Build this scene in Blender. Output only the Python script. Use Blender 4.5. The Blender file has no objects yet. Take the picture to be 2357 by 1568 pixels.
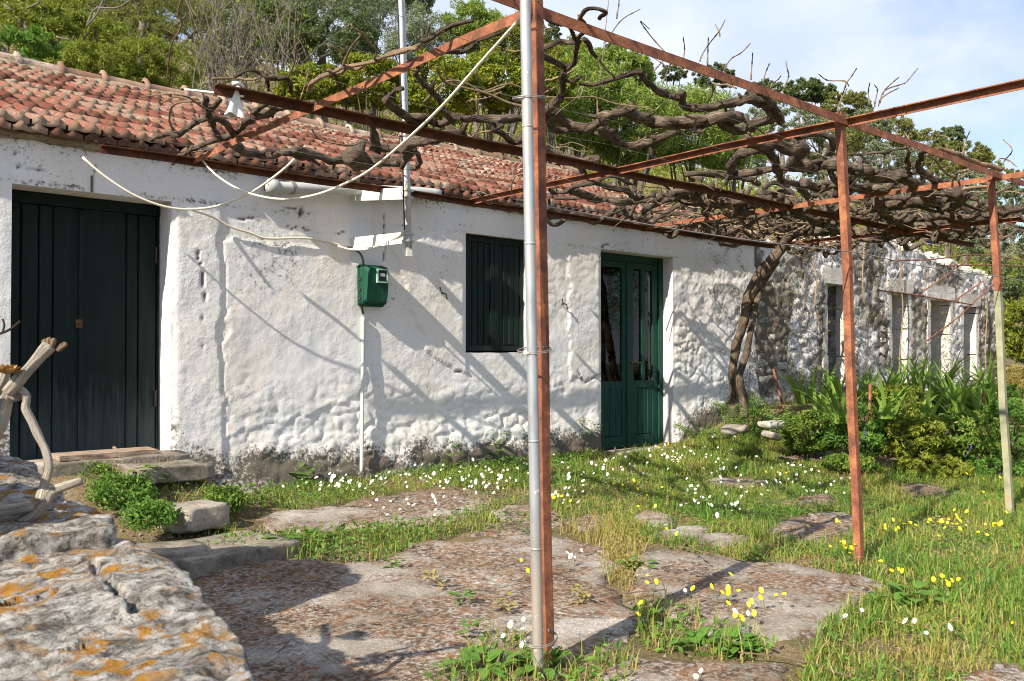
import bpy, math, random
import numpy as np
from mathutils import Vector, Matrix

# ------------------------------------------------------------------ camera, world, sun, exposure
scene = bpy.context.scene
COL = scene.collection
CAMZ = 1.25
FPX, CX, CY = 1995.0, 1178.5, 784.0          # photograph measured on a 2357 x 1568 grid
PITCH = math.atan(31.0 / FPX)
FH = np.array([0.659, 0.752, 0.0]); FH /= np.linalg.norm(FH)
RT = np.array([FH[1], -FH[0], 0.0])
UPV = np.array([0, 0, 1.0])
FW = math.cos(PITCH) * FH + math.sin(PITCH) * UPV
UC = -math.sin(PITCH) * FH + math.cos(PITCH) * UPV
CAMP = np.array([0, 0, CAMZ])
cam_d = bpy.data.cameras.new('camera')
cam = bpy.data.objects.new('camera', cam_d)
COL.objects.link(cam)
cam_d.sensor_width = 36.0
cam_d.lens = FPX / 2357.0 * 36.0
cam_d.clip_start = 0.05
cam_d.clip_end = 1500
mat = Matrix(((RT[0], UC[0], -FW[0], 0), (RT[1], UC[1], -FW[1], 0), (RT[2], UC[2], -FW[2], CAMZ), (0, 0, 0, 1)))
cam.matrix_world = mat
cam_d.dof.use_dof = True
cam_d.dof.focus_distance = 7.2
cam_d.dof.aperture_fstop = 10
scene.camera = cam

SUN_TRAVEL = np.array([3.45, 0.70, -2.62]); SUN_TRAVEL /= np.linalg.norm(SUN_TRAVEL)
TO_SUN = -SUN_TRAVEL
SUN_EL = math.asin(TO_SUN[2])
SUN_ROT = math.atan2(TO_SUN[0], TO_SUN[1])
world = bpy.data.worlds.new('World'); scene.world = world
world.use_nodes = True
wn = world.node_tree.nodes; wl = world.node_tree.links
wn.clear()
w_out = wn.new('ShaderNodeOutputWorld'); w_bg = wn.new('ShaderNodeBackground')
w_sky = wn.new('ShaderNodeTexSky'); w_sky.sky_type = 'NISHITA'; w_sky.sun_disc = False
w_sky.sun_elevation = SUN_EL; w_sky.sun_rotation = SUN_ROT
w_sky.air_density = 1.0; w_sky.dust_density = 0.6; w_sky.ozone_density = 1.5
w_tc = wn.new('ShaderNodeTexCoord')
w_n = wn.new('ShaderNodeTexNoise'); w_n.inputs['Scale'].default_value = 2.1; w_n.inputs['Detail'].default_value = 9; w_n.inputs['Roughness'].default_value = 0.52
w_map = wn.new('ShaderNodeMapping'); w_map.inputs['Location'].default_value = (-1.36, -2.96, 0.87); w_map.inputs['Scale'].default_value = (1, 1, 1.7)
w_r = wn.new('ShaderNodeValToRGB'); w_r.color_ramp.elements[0].position = 0.35; w_r.color_ramp.elements[1].position = 0.475
w_n2 = wn.new('ShaderNodeTexNoise'); w_n2.inputs['Scale'].default_value = 5.0; w_n2.inputs['Detail'].default_value = 6
w_r2 = wn.new('ShaderNodeValToRGB')
w_r2.color_ramp.elements[0].position = 0.35; w_r2.color_ramp.elements[0].color = (4.1, 4.75, 6.1, 1)
w_r2.color_ramp.elements[1].position = 0.65; w_r2.color_ramp.elements[1].color = (5.4, 5.8, 6.7, 1)
w_mix = wn.new('ShaderNodeMixRGB')
wl.new(w_tc.outputs['Generated'], w_map.inputs['Vector'])
wl.new(w_map.outputs[0], w_n.inputs['Vector']); wl.new(w_map.outputs[0], w_n2.inputs['Vector'])
wl.new(w_n.outputs['Fac'], w_r.inputs['Fac']); wl.new(w_n2.outputs['Fac'], w_r2.inputs['Fac'])
wl.new(w_r.outputs['Color'], w_mix.inputs['Fac'])
wl.new(w_sky.outputs[0], w_mix.inputs['Color1']); wl.new(w_r2.outputs['Color'], w_mix.inputs['Color2'])
wl.new(w_mix.outputs[0], w_bg.inputs['Color']); w_bg.inputs['Strength'].default_value = 0.095
wl.new(w_bg.outputs[0], w_out.inputs['Surface'])
sun_d = bpy.data.lights.new('sun', 'SUN'); sun_d.energy = 5.0; sun_d.angle = math.radians(0.53); sun_d.color = (1.0, 0.89, 0.73)
sun = bpy.data.objects.new('sun', sun_d); COL.objects.link(sun)
sun.rotation_mode = 'QUATERNION'
sun.rotation_quaternion = Vector(SUN_TRAVEL).to_track_quat('-Z', 'Y')
sun.location = (-20, -5, 25)
vs = scene.view_settings
vs.view_transform = 'Standard'; vs.look = 'None'; vs.exposure = 0.9; vs.gamma = 1.0; vs.use_curve_mapping = False
scene.cycles.use_denoising = True; scene.cycles.filter_width = 1.05
scene.cycles.max_bounces = 6; scene.cycles.diffuse_bounces = 3; scene.cycles.glossy_bounces = 3
scene.cycles.transparent_max_bounces = 6; scene.cycles.transmission_bounces = 4
scene.cycles.caustics_reflective = False; scene.cycles.caustics_refractive = False

# ------------------------------------------------------------------ helpers: rays, noise, meshes
def ray(x, y):
    return FW + (x - CX) / FPX * RT + (CY - y) / FPX * UC
def atY(x, y, Y):
    d = ray(x, y); return CAMP + d * (Y / d[1])
def atZ(x, y, Z):
    d = ray(x, y); return CAMP + d * ((Z - CAMZ) / d[2])
def atT(x, y, t):
    d = ray(x, y); return CAMP + d * (t / np.dot(d, FH))
def depth(p): return float(np.dot(np.asarray(p) - CAMP, FH))
def ss(a, b, x):
    t = np.clip((x - a) / (b - a), 0, 1); return t * t * (3 - 2 * t)

def _h(i, j, k, seed):
    n = (i.astype(np.int64) * 374761393 + j.astype(np.int64) * 668265263 + k.astype(np.int64) * 2147483647 + seed * 974634777) & 0xFFFFFFFF
    n = ((n ^ (n >> 13)) * 1274126177) & 0xFFFFFFFF
    n = ((n ^ (n >> 16)) * 2246822519) & 0xFFFFFFFF
    return ((n ^ (n >> 15)) & 0xFFFFFF) / float(0xFFFFFF)
def vn(P, seed=0):
    """value noise, P (n,2|3) -> [0,1]"""
    P = np.asarray(P, float)
    if P.shape[1] == 2: P = np.c_[P, np.zeros(len(P))]
    I = np.floor(P).astype(np.int64); f = P - I; f = f * f * (3 - 2 * f)
    r = 0
    for a in (0, 1):
        for b in (0, 1):
            for c in (0, 1):
                w = (f[:, 0] if a else 1 - f[:, 0]) * (f[:, 1] if b else 1 - f[:, 1]) * (f[:, 2] if c else 1 - f[:, 2])
                r = r + w * _h(I[:, 0] + a, I[:, 1] + b, I[:, 2] + c, seed)
    return r
def fbm(P, oct=4, seed=0):
    P = np.asarray(P, float); r = 0; a = .5; s = 0
    for o in range(oct):
        r = r + a * vn(P, seed + o * 17); s += a; a *= .5; P = P * 2.03 + 7.3
    return r / s
def worley(P, seed=0):
    P = np.asarray(P, float); I = np.floor(P).astype(np.int64)
    d1 = np.full(len(P), 9.); d2 = np.full(len(P), 9.); cid = np.zeros(len(P)); z = np.zeros(len(P), np.int64)
    for a in (-1, 0, 1):
        for b in (-1, 0, 1):
            J = I + np.array([a, b])
            c = J + np.c_[_h(J[:, 0], J[:, 1], z, seed), _h(J[:, 0], J[:, 1], z, seed + 5)] * .8 + .1
            d = np.hypot(P[:, 0] - c[:, 0], P[:, 1] - c[:, 1]); v = _h(J[:, 0], J[:, 1], z, seed + 9)
            lt = d < d1
            d2 = np.where(lt, d1, np.minimum(d2, d)); cid = np.where(lt, v, cid); d1 = np.where(lt, d, d1)
    return d1, d2, cid

def tag(o, label=None, cat=None, group=None, kind=None):
    if label: o['label'] = label
    if cat: o['category'] = cat
    if group: o['group'] = group
    if kind: o['kind'] = kind
    return o
def empty(name, loc, label, cat, group=None):
    o = bpy.data.objects.new(name, None); o.location = tuple(float(v) for v in loc); o.empty_display_size = .2
    COL.objects.link(o); return tag(o, label, cat, group)
def adopt(o, parent):
    if parent is not None:
        o.parent = parent
        o.matrix_parent_inverse = world_of(parent).inverted()
    return o
def world_of(o):
    M = o.matrix_basis.copy()
    if o.parent is not None:
        M = world_of(o.parent) @ o.matrix_parent_inverse @ M
    return M
def mesh(name, V, Fs, mats, smooth=False, mi=None, uv=None, col=None):
    """V (n,3); Fs: list of index arrays (m,k), or one array"""
    V = np.asarray(V, np.float32)
    if isinstance(Fs, np.ndarray): Fs = [Fs]
    Fs = [np.asarray(f, np.int32) for f in Fs if len(f)]
    me = bpy.data.meshes.new(name)
    me.vertices.add(len(V)); me.vertices.foreach_set('co', V.ravel())
    loops = np.concatenate([f.ravel() for f in Fs]); tot = np.concatenate([np.full(len(f), f.shape[1], np.int32) for f in Fs])
    st = np.concatenate([[0], np.cumsum(tot)[:-1]]).astype(np.int32)
    me.loops.add(len(loops)); me.loops.foreach_set('vertex_index', loops)
    me.polygons.add(len(tot)); me.polygons.foreach_set('loop_start', st); me.polygons.foreach_set('loop_total', tot)
    if mi is not None: me.polygons.foreach_set('material_index', np.asarray(mi, np.int32))
    me.polygons.foreach_set('use_smooth', np.full(len(tot), bool(smooth)))
    if uv is not None:
        l = me.uv_layers.new(name='UVMap'); l.data.foreach_set('uv', np.asarray(uv, np.float32)[loops].ravel())
    if col is not None:
        a = me.color_attributes.new('mask', 'FLOAT_COLOR', 'POINT'); a.data.foreach_set('color', np.asarray(col, np.float32).ravel())
    for m in (mats if isinstance(mats, (list, tuple)) else [mats]): me.materials.append(m)
    me.update(calc_edges=True); me.validate()
    return me
def link(name, me, parent=None, loc=None):
    o = bpy.data.objects.new(name, me); COL.objects.link(o)
    if loc is not None: o.location = tuple(float(v) for v in loc)
    return adopt(o, parent)
def obj(name, V, Fs, mats, parent=None, **k):
    return link(name, mesh(name, V, Fs, mats, **k), parent)

class MB:
    """collects shapes for ONE mesh"""
    def __init__(s): s.V = []; s.F = {}; s.n = 0; s.UV = []; s.MI = {}
    def add(s, V, F, mi=0, uv=None):
        V = np.asarray(V, float); F = [F] if isinstance(F, np.ndarray) else F
        for f in F:
            f = np.asarray(f, np.int64)
            s.F.setdefault(f.shape[1], []).append(f + s.n); s.MI.setdefault(f.shape[1], []).append(np.full(len(f), mi))
        s.V.append(V); s.UV.append(np.zeros((len(V), 2)) if uv is None else uv); s.n += len(V); return s
    def box(s, c, d, R=None, mi=0, jitter=0, rng=None):
        c = np.asarray(c, float); d = np.asarray(d, float) / 2
        v = np.array([[x, y, z] for x in (-1, 1) for y in (-1, 1) for z in (-1, 1)], float) * d
        if jitter: v += rng.uniform(-jitter, jitter, v.shape)
        if R is not None: v = v @ np.asarray(R).T
        f = np.array([[0, 1, 3, 2], [4, 6, 7, 5], [0, 4, 5, 1], [2, 3, 7, 6], [0, 2, 6, 4], [1, 5, 7, 3]])
        return s.add(v + c, f, mi)
    def span(s, lo, hi, mi=0):
        lo = np.asarray(lo, float); hi = np.asarray(hi, float); return s.box((lo + hi) / 2, hi - lo, mi=mi)
    def tube(s, P, r, n=8, mi=0, rough=0, seed=0, cap=True):
        V, F, uv = tube(P, r, n, rough, seed, cap); return s.add(V, F, mi, uv)
    def build(s, name, mats, parent=None, smooth=False):
        Fs = [np.concatenate(s.F[k]) for k in s.F]; mi = np.concatenate([np.concatenate(s.MI[k]) for k in s.F])
        return obj(name, np.concatenate(s.V), Fs, mats, parent, smooth=smooth, mi=mi, uv=np.concatenate(s.UV))

def resample(P, step):
    P = np.asarray(P, float)
    if len(P) > 2:
        Q = np.vstack([2 * P[0] - P[1], P, 2 * P[-1] - P[-2]]); out = []
        for i in range(1, len(Q) - 2):
            L = np.linalg.norm(Q[i + 1, :3] - Q[i, :3]); k = max(2, int(math.ceil(L / step)))
            t = np.linspace(0, 1, k, endpoint=False)[:, None]
            a, b, c, d = Q[i - 1], Q[i], Q[i + 1], Q[i + 2]
            out.append(.5 * ((2 * b) + (-a + c) * t + (2 * a - 5 * b + 4 * c - d) * t ** 2 + (-a + 3 * b - 3 * c + d) * t ** 3))
        out.append(P[-1:]); return np.vstack(out)
    k = max(2, int(math.ceil(np.linalg.norm(P[1, :3] - P[0, :3]) / step)) + 1)
    t = np.linspace(0, 1, k)[:, None]; return P[0] * (1 - t) + P[1] * t
def tube(P, r, n=8, rough=0, seed=0, cap=True):
    P = np.asarray(P, float); m = len(P); r = np.broadcast_to(np.asarray(r, float), (m,))
    T = np.gradient(P, axis=0); T /= np.linalg.norm(T, axis=1)[:, None] + 1e-12
    ref = np.array([0, 0, 1.]) if abs(T[0, 2]) < .9 else np.array([1., 0, 0])
    N = np.zeros_like(P); b = np.cross(T[0], ref); b /= np.linalg.norm(b); N[0] = b
    for i in range(1, m):
        b = N[i - 1] - T[i] * np.dot(N[i - 1], T[i]); N[i] = b / (np.linalg.norm(b) + 1e-12)
    B = np.cross(T, N)
    a = np.linspace(0, 2 * math.pi, n, endpoint=False)
    L = np.concatenate([[0], np.cumsum(np.linalg.norm(np.diff(P, axis=0), axis=1))])
    R = np.repeat(r[:, None], n, 1)
    if rough:
        tw = L[:, None] * 2.0 + a[None, :]
        q = np.c_[(np.cos(tw) * 1.6).ravel() + seed * 3.1, (np.sin(tw) * 1.6).ravel(), np.repeat(L * 9, n)]
        q2 = np.c_[(np.cos(tw) * 3.5).ravel() + seed, (np.sin(tw) * 3.5).ravel(), np.repeat(L * 5, n)]
        R = R * (1 + rough * (fbm(q, 3, seed).reshape(m, n) - .5) * 2 + rough * .6 * (vn(q2, seed + 3).reshape(m, n) - .5))
    V = P[:, None, :] + R[..., None] * (np.cos(a)[None, :, None] * N[:, None, :] + np.sin(a)[None, :, None] * B[:, None, :])
    V = V.reshape(-1, 3)
    i = np.arange(m - 1)[:, None] * n; j = np.arange(n)[None, :]; j2 = (j + 1) % n
    F = [np.stack([i + j, i + j2, i + n + j2, i + n + j], -1).reshape(-1, 4)]
    uv = np.c_[np.tile(a / (2 * math.pi), m), np.repeat(L, n)]
    if cap:
        V = np.vstack([V, P[0] - T[0] * r[0] * .3, P[-1] + T[-1] * r[-1] * .5]); uv = np.vstack([uv, [0, 0], [0, L[-1]]])
        k = np.arange(n); k2 = (k + 1) % n; c0 = m * n
        F.append(np.vstack([np.c_[np.full(n, c0), k2, k], np.c_[np.full(n, c0 + 1), (m - 1) * n + k, (m - 1) * n + k2]]))
    return V, F, uv

def grid_faces(nr, nc, wrap=False):
    i = np.arange(nr - 1)[:, None] * nc; j = np.arange(nc if wrap else nc - 1)[None, :]; j2 = (j + 1) % nc
    return np.stack([i + j, i + j2, i + nc + j2, i + nc + j], -1).reshape(-1, 4)
def inpoly(P, poly):
    P = np.asarray(P); poly = np.asarray(poly); c = np.zeros(len(P), bool); n = len(poly); j = n - 1
    for i in range(n):
        xi, yi = poly[i, :2]; xj, yj = poly[j, :2]
        m = ((yi > P[:, 1]) != (yj > P[:, 1])) & (P[:, 0] < (xj - xi) * (P[:, 1] - yi) / (yj - yi + 1e-12) + xi)
        c ^= m; j = i
    return c

# ------------------------------------------------------------------ materials
def newmat(name):
    m = bpy.data.materials.new(name); m.use_nodes = True
    nt = m.node_tree; b = nt.nodes['Principled BSDF']; return m, nt, b
def N(nt, t, **k):
    n = nt.nodes.new(t)
    for a, v in k.items():
        if a.startswith('i_'): n.inputs[a[2:].replace('_', ' ')].default_value = v
        else: setattr(n, a, v)
    return n
def noise(nt, vec, scale, detail=5, rough=.55, dist=0):
    n = N(nt, 'ShaderNodeTexNoise'); n.inputs['Scale'].default_value = scale; n.inputs['Detail'].default_value = detail
    n.inputs['Roughness'].default_value = rough; n.inputs['Distortion'].default_value = dist
    if vec is not None: nt.links.new(vec, n.inputs['Vector'])
    return n.outputs['Fac']
def ramp(nt, fac, stops):
    r = N(nt, 'ShaderNodeValToRGB'); e = r.color_ramp.elements
    while len(e) > 1: e.remove(e[-1])
    for i, (p, c) in enumerate(stops):
        q = e[0] if i == 0 else e.new(p)
        q.position = p; q.color = (*c, 1) if len(c) == 3 else c
    nt.links.new(fac, r.inputs['Fac']); return r.outputs['Color']
def gr(v): return (v, v, v)
def mix(nt, fac, a, b, mode='MIX'):
    n = N(nt, 'ShaderNodeMixRGB', blend_type=mode)
    for s, v in (('Fac', fac), ('Color1', a), ('Color2', b)):
        if isinstance(v, bpy.types.NodeSocket): nt.links.new(v, n.inputs[s])
        elif isinstance(v, (int, float)): n.inputs[s].default_value = v
        else: n.inputs[s].default_value = (*v, 1)
    return n.outputs[0]
def math_(nt, op, a, b=0.0):
    n = N(nt, 'ShaderNodeMath', operation=op)
    for i, v in enumerate((a, b)):
        if isinstance(v, bpy.types.NodeSocket): nt.links.new(v, n.inputs[i])
        else: n.inputs[i].default_value = v
    return n.outputs[0]
def bump(nt, b, h, strength=.3, dist=.01):
    n = N(nt, 'ShaderNodeBump'); n.inputs['Strength'].default_value = strength; n.inputs['Distance'].default_value = dist
    nt.links.new(h, n.inputs['Height']); nt.links.new(n.outputs[0], b.inputs['Normal'])
def pos(nt, scale=None, src='Object'):
    if src == 'Position': v = N(nt, 'ShaderNodeNewGeometry').outputs['Position']
    else: v = N(nt, 'ShaderNodeTexCoord').outputs[src]
    if scale is not None:
        m = N(nt, 'ShaderNodeMapping'); m.inputs['Scale'].default_value = scale; nt.links.new(v, m.inputs['Vector']); v = m.outputs[0]
    return v
def setc(nt, b, c, rough=.8, spec=.2):
    if isinstance(c, bpy.types.NodeSocket): nt.links.new(c, b.inputs['Base Color'])
    else: b.inputs['Base Color'].default_value = (*c, 1)
    b.inputs['Roughness'].default_value = rough; b.inputs['Specular IOR Level'].default_value = spec
M = {}
def attr(nt):
    a = N(nt, 'ShaderNodeAttribute', attribute_name='mask'); s = N(nt, 'ShaderNodeSeparateColor'); nt.links.new(a.outputs['Color'], s.inputs[0]); return s.outputs

def m_whitewash():
    m, nt, b = newmat('whitewash'); p = pos(nt, src='Position'); s = attr(nt)
    c = ramp(nt, noise(nt, p, 1.3, 6), [(.3, (.72, .695, .66)), (.5, (.735, .735, .735)), (.68, (.68, .71, .75))])
    st = ramp(nt, noise(nt, pos(nt, (4.5, 4.5, .55), 'Position'), 1.6, 6, .6), [(.56, gr(0)), (.72, gr(1))])
    c = mix(nt, math_(nt, 'MULTIPLY', st, .38), c, (.60, .50, .38))
    # black mould speckle: denser where the mask says so
    sp = noise(nt, p, 38, 4, .7)
    big = noise(nt, p, 3.0, 4, .6)
    th = math_(nt, 'ADD', math_(nt, 'MULTIPLY', s[1], .62), math_(nt, 'MULTIPLY', big, .30))
    k = ramp(nt, math_(nt, 'ADD', sp, th), [(.83, gr(0)), (1.0, gr(1))])
    c = mix(nt, k, c, (.12, .105, .085))
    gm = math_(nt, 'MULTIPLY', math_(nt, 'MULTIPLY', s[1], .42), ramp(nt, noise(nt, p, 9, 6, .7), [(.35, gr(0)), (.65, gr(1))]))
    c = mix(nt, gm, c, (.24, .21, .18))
    # plaster gone: grey stone
    pl = ramp(nt, math_(nt, 'ADD', math_(nt, 'MULTIPLY', noise(nt, p, 4.2, 6, .65), .9), s[2]), [(.80, gr(0)), (.92, gr(1))])
    stone = ramp(nt, noise(nt, p, 11, 6, .7), [(.3, (.17, .155, .14)), (.5, (.36, .335, .30)), (.7, (.55, .53, .49))])
    c = mix(nt, pl, c, stone)
    c = mix(nt, s[0], c, (.055, .05, .045))
    setc(nt, b, c, .92, .12)
    h = math_(nt, 'ADD', noise(nt, p, 26, 6, .6), math_(nt, 'MULTIPLY', noise(nt, p, 90, 3), .35))
    bump(nt, b, math_(nt, 'MULTIPLY', h, ramp(nt, noise(nt, p, 2.4, 4), [(.35, gr(.25)), (.65, gr(1))])), .55, .012); return m
def m_stone(name, dark, mid, light, sc=6, bs=.6, orand=.35, lichen=None):
    m, nt, b = newmat(name); p = pos(nt, src='Position')
    n1 = noise(nt, p, sc, 8, .68)
    oi = N(nt, 'ShaderNodeObjectInfo').outputs['Random']
    f = math_(nt, 'ADD', n1, math_(nt, 'MULTIPLY', math_(nt, 'SUBTRACT', oi, .5), orand))
    c = ramp(nt, f, [(.28, dark), (.5, mid), (.7, light)])
    k = ramp(nt, noise(nt, p, sc * 5, 5, .75), [(.52, gr(0)), (.68, gr(1))]); c = mix(nt, math_(nt, 'MULTIPLY', k, .7), c, tuple(v * .35 for v in dark))
    if lichen: c = mix(nt, ramp(nt, noise(nt, p, 7, 6, .7), [(.56, gr(0)), (.62, gr(1))]), c, lichen)
    setc(nt, b, c, .95, .1); bump(nt, b, noise(nt, p, sc * 4, 8, .7), bs, .02); return m
def m_rock():
    m, nt, b = newmat('lichen_rock'); p = pos(nt, (1.2, 2.0, 2.0), 'Position'); p0 = pos(nt, src='Position')
    c = ramp(nt, noise(nt, p, 11, 9, .74, .5), [(.32, (.05, .046, .043)), (.42, (.19, .178, .163)), (.50, (.39, .37, .345)), (.60, (.62, .605, .58))])
    spk = ramp(nt, noise(nt, p0, 42, 6, .78), [(.52, gr(0)), (.60, gr(1))]); c = mix(nt, math_(nt, 'MULTIPLY', spk, .75), c, (.05, .043, .035))
    l1 = math_(nt, 'MULTIPLY', ramp(nt, noise(nt, p0, 3.2, 4, .6), [(.42, gr(0)), (.54, gr(1))]), ramp(nt, noise(nt, p0, 16, 6, .7), [(.51, gr(0)), (.57, gr(1))]))
    nz = N(nt, 'ShaderNodeSeparateXYZ'); nt.links.new(N(nt, 'ShaderNodeNewGeometry').outputs['Normal'], nz.inputs[0])
    l1 = math_(nt, 'MULTIPLY', l1, ramp(nt, nz.outputs[2], [(.3, gr(0)), (.7, gr(1))]))
    c = mix(nt, l1, c, ramp(nt, noise(nt, p0, 30, 3), [(.35, (.33, .15, .025)), (.65, (.52, .28, .06))]))
    setc(nt, b, c, .95, .1); bump(nt, b, noise(nt, p0, 24, 9, .75, .3), 1.0, .04); return m
def m_concrete():
    m, nt, b = newmat('mossy_concrete'); p = pos(nt, src='Position')
    c = ramp(nt, noise(nt, p, 1.9, 9, .68), [(.34, (.22, .19, .16)), (.5, (.36, .33, .295)), (.62, (.50, .475, .44))])
    c = mix(nt, math_(nt, 'MULTIPLY', ramp(nt, noise(nt, p, 75, 5, .85), [(.42, gr(0)), (.58, gr(1))]), .75), c, (.17, .148, .125), 'MIX'); c = mix(nt, ramp(nt, noise(nt, p, 60, 4, .8), [(.60, gr(0)), (.68, gr(.8))]), c, (.58, .55, .50))
    ms = math_(nt, 'MULTIPLY', ramp(nt, noise(nt, p, 1.7, 6, .65), [(.40, gr(0)), (.50, gr(1))]), ramp(nt, noise(nt, p, 34, 7, .75), [(.42, gr(0)), (.54, gr(1))]))
    c = mix(nt, math_(nt, 'MULTIPLY', ms, .9), c, ramp(nt, noise(nt, p, 9, 4), [(.4, (.055, .028, .013)), (.6, (.17, .080, .030))]))
    setc(nt, b, c, .95, .1); bump(nt, b, math_(nt, 'ADD', noise(nt, p, 40, 6, .7), math_(nt, 'MULTIPLY', noise(nt, p, 160, 2), .6)), .6, .012); return m
def m_ground():
    m, nt, b = newmat('soil_and_moss'); p = pos(nt, src='Position')
    c = ramp(nt, noise(nt, p, 2.2, 8, .65), [(.3, (.07, .065, .03)), (.46, (.15, .12, .06)), (.6, (.24, .18, .10)), (.75, (.34, .28, .20))])
    c = mix(nt, ramp(nt, noise(nt, p, 45, 5, .75), [(.4, gr(0)), (.65, gr(.6))]), c, (.05, .04, .022)); c = mix(nt, ramp(nt, noise(nt, p, 75, 4, .8), [(.56, gr(0)), (.64, gr(.8))]), c, (.42, .37, .30))
    setc(nt, b, c, 1, .05); bump(nt, b, noise(nt, p, 30, 7, .7), .8, .03); return m
def m_tile(name, cols, island):
    m, nt, b = newmat(name); p = pos(nt, src='Position')
    rnd = N(nt, 'ShaderNodeNewGeometry').outputs['Random Per Island'] if island else N(nt, 'ShaderNodeObjectInfo').outputs['Random']
    c = ramp(nt, math_(nt, 'ADD', math_(nt, 'MULTIPLY', rnd, .5), math_(nt, 'MULTIPLY', noise(nt, p, 5, 5, .6), .5)), cols)
    g = math_(nt, 'ADD', noise(nt, p, 16, 6, .72), math_(nt, 'MULTIPLY', math_(nt, 'SUBTRACT', rnd, .5), .16))
    c = mix(nt, ramp(nt, g, [(.53, gr(0)), (.63, gr(.85))]), c, ramp(nt, noise(nt, p, 34, 4, .7), [(.35, (.07, .06, .045)), (.55, (.22, .195, .15)), (.7, (.46, .43, .38))]))
    c = mix(nt, ramp(nt, noise(nt, p, 9, 5, .7), [(.64, gr(0)), (.70, gr(.85))]), c, (.46, .43, .38))
    setc(nt, b, c, .95, .1); bump(nt, b, noise(nt, p, 60, 5, .7), .4, .006); return m
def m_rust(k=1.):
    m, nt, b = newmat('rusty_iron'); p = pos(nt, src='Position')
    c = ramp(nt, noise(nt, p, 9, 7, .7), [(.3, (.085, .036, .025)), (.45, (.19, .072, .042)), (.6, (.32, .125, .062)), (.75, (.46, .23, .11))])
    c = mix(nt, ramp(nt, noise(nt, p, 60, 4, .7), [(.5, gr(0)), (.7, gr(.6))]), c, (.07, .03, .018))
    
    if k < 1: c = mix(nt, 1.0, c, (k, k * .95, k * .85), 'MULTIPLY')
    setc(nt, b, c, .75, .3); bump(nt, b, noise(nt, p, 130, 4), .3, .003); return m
def m_paintpost():
    m, nt, b = newmat('faded_green_paint_over_rust'); p = pos(nt, src='Position')
    c = ramp(nt, noise(nt, p, 8, 5), [(.3, (.17, .18, .11)), (.6, (.30, .30, .20)), (.75, (.34, .24, .14))])
    setc(nt, b, c, .7, .3); return m
def m_galv():
    m, nt, b = newmat('galvanised_steel'); p = pos(nt, (1, 1, .35), 'Position')
    c = ramp(nt, noise(nt, p, 14, 6, .65), [(.3, (.27, .29, .31)), (.55, (.40, .43, .46)), (.72, (.44, .39, .32))])
    c = mix(nt, ramp(nt, noise(nt, p, 2.2, 4), [(.55, gr(0)), (.66, gr(.55))]), c, (.48, .38, .28))
    c = mix(nt, ramp(nt, noise(nt, pos(nt, src='Position'), 24, 2), [(.70, gr(0)), (.73, gr(1))]), c, gr(.75))
    setc(nt, b, c, .5, .5); b.inputs['Metallic'].default_value = .45; return m
def m_green(name='green_paint', dark=(.006, .018, .015), light=(.012, .06, .042), grey=None, z0=.45, z1=1.5):
    m, nt, b = newmat(name); p = pos(nt, (9, 9, .8), 'Position')
    c = ramp(nt, noise(nt, p, 3, 6, .6), [(.35, dark), (.7, light)])
    if grey:
        z = N(nt, 'ShaderNodeSeparateXYZ'); nt.links.new(pos(nt, src='Position'), z.inputs[0])
        r = N(nt, 'ShaderNodeMapRange'); r.inputs[1].default_value = z1; r.inputs[2].default_value = z0; r.inputs[3].default_value = -.1; r.inputs[4].default_value = .5; nt.links.new(z.outputs[2], r.inputs[0])
        f = ramp(nt, math_(nt, 'ADD', r.outputs[0], math_(nt, 'MULTIPLY', noise(nt, p, 4, 7, .7), .6)), [(.46, gr(0)), (.80, gr(.85))])
        c = mix(nt, f, c, grey)
    setc(nt, b, c, .62, .22); bump(nt, b, noise(nt, p, 10, 6), .15, .004); return m
def m_plain(name, c, rough=.6, spec=.3, var=.12, sc=20, metal=0):
    m, nt, b = newmat(name); p = pos(nt, src='Position')
    col = ramp(nt, noise(nt, p, sc, 5, .6), [(.3, tuple(v * (1 - var) for v in c)), (.7, tuple(min(1, v * (1 + var)) for v in c))])
    setc(nt, b, col, rough, spec); b.inputs['Metallic'].default_value = metal; return m
def m_bark(name, a, b2, c3):
    m, nt, b = newmat(name); uv = N(nt, 'ShaderNodeTexCoord').outputs['UV']
    mp = N(nt, 'ShaderNodeMapping'); mp.inputs['Scale'].default_value = (9, 5, 1); nt.links.new(uv, mp.inputs['Vector'])
    f = noise(nt, mp.outputs[0], 2.2, 6, .7, .4); p = pos(nt, src='Position')
    c = ramp(nt, math_(nt, 'ADD', math_(nt, 'MULTIPLY', f, .6), math_(nt, 'MULTIPLY', noise(nt, p, 12, 5, .6), .4)), [(.36, a), (.5, b2), (.64, c3)])
    setc(nt, b, c, .95, .1); bump(nt, b, f, 1.0, .02); return m
def m_leaf(name, cols, trans=.36, rough=.55):
    m, nt, b = newmat(name); r = N(nt, 'ShaderNodeNewGeometry').outputs['Random Per Island']
    p = pos(nt, src='Position')
    f = math_(nt, 'ADD', math_(nt, 'MULTIPLY', r, .65), math_(nt, 'MULTIPLY', noise(nt, p, 1.5, 3), .35))
    st = [(.12 + .76 * i / (len(cols) - 1), c) for i, c in enumerate(cols)]
    c = ramp(nt, f, st); setc(nt, b, c, rough, .3)
    t = N(nt, 'ShaderNodeBsdfTranslucent'); nt.links.new(mix(nt, .5, c, (.25, .32, .03), 'MIX'), t.inputs['Color'])
    ms = N(nt, 'ShaderNodeMixShader'); ms.inputs[0].default_value = trans
    nt.links.new(b.outputs[0], ms.inputs[1]); nt.links.new(t.outputs[0], ms.inputs[2])
    nt.links.new(ms.outputs[0], nt.nodes['Material Output'].inputs['Surface']); return m
M['white'] = m_whitewash()
M['rubble'] = m_stone('rubble_masonry', (.09, .086, .08), (.33, .32, .30), (.58, .57, .54), 9, .9, .3)
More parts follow.
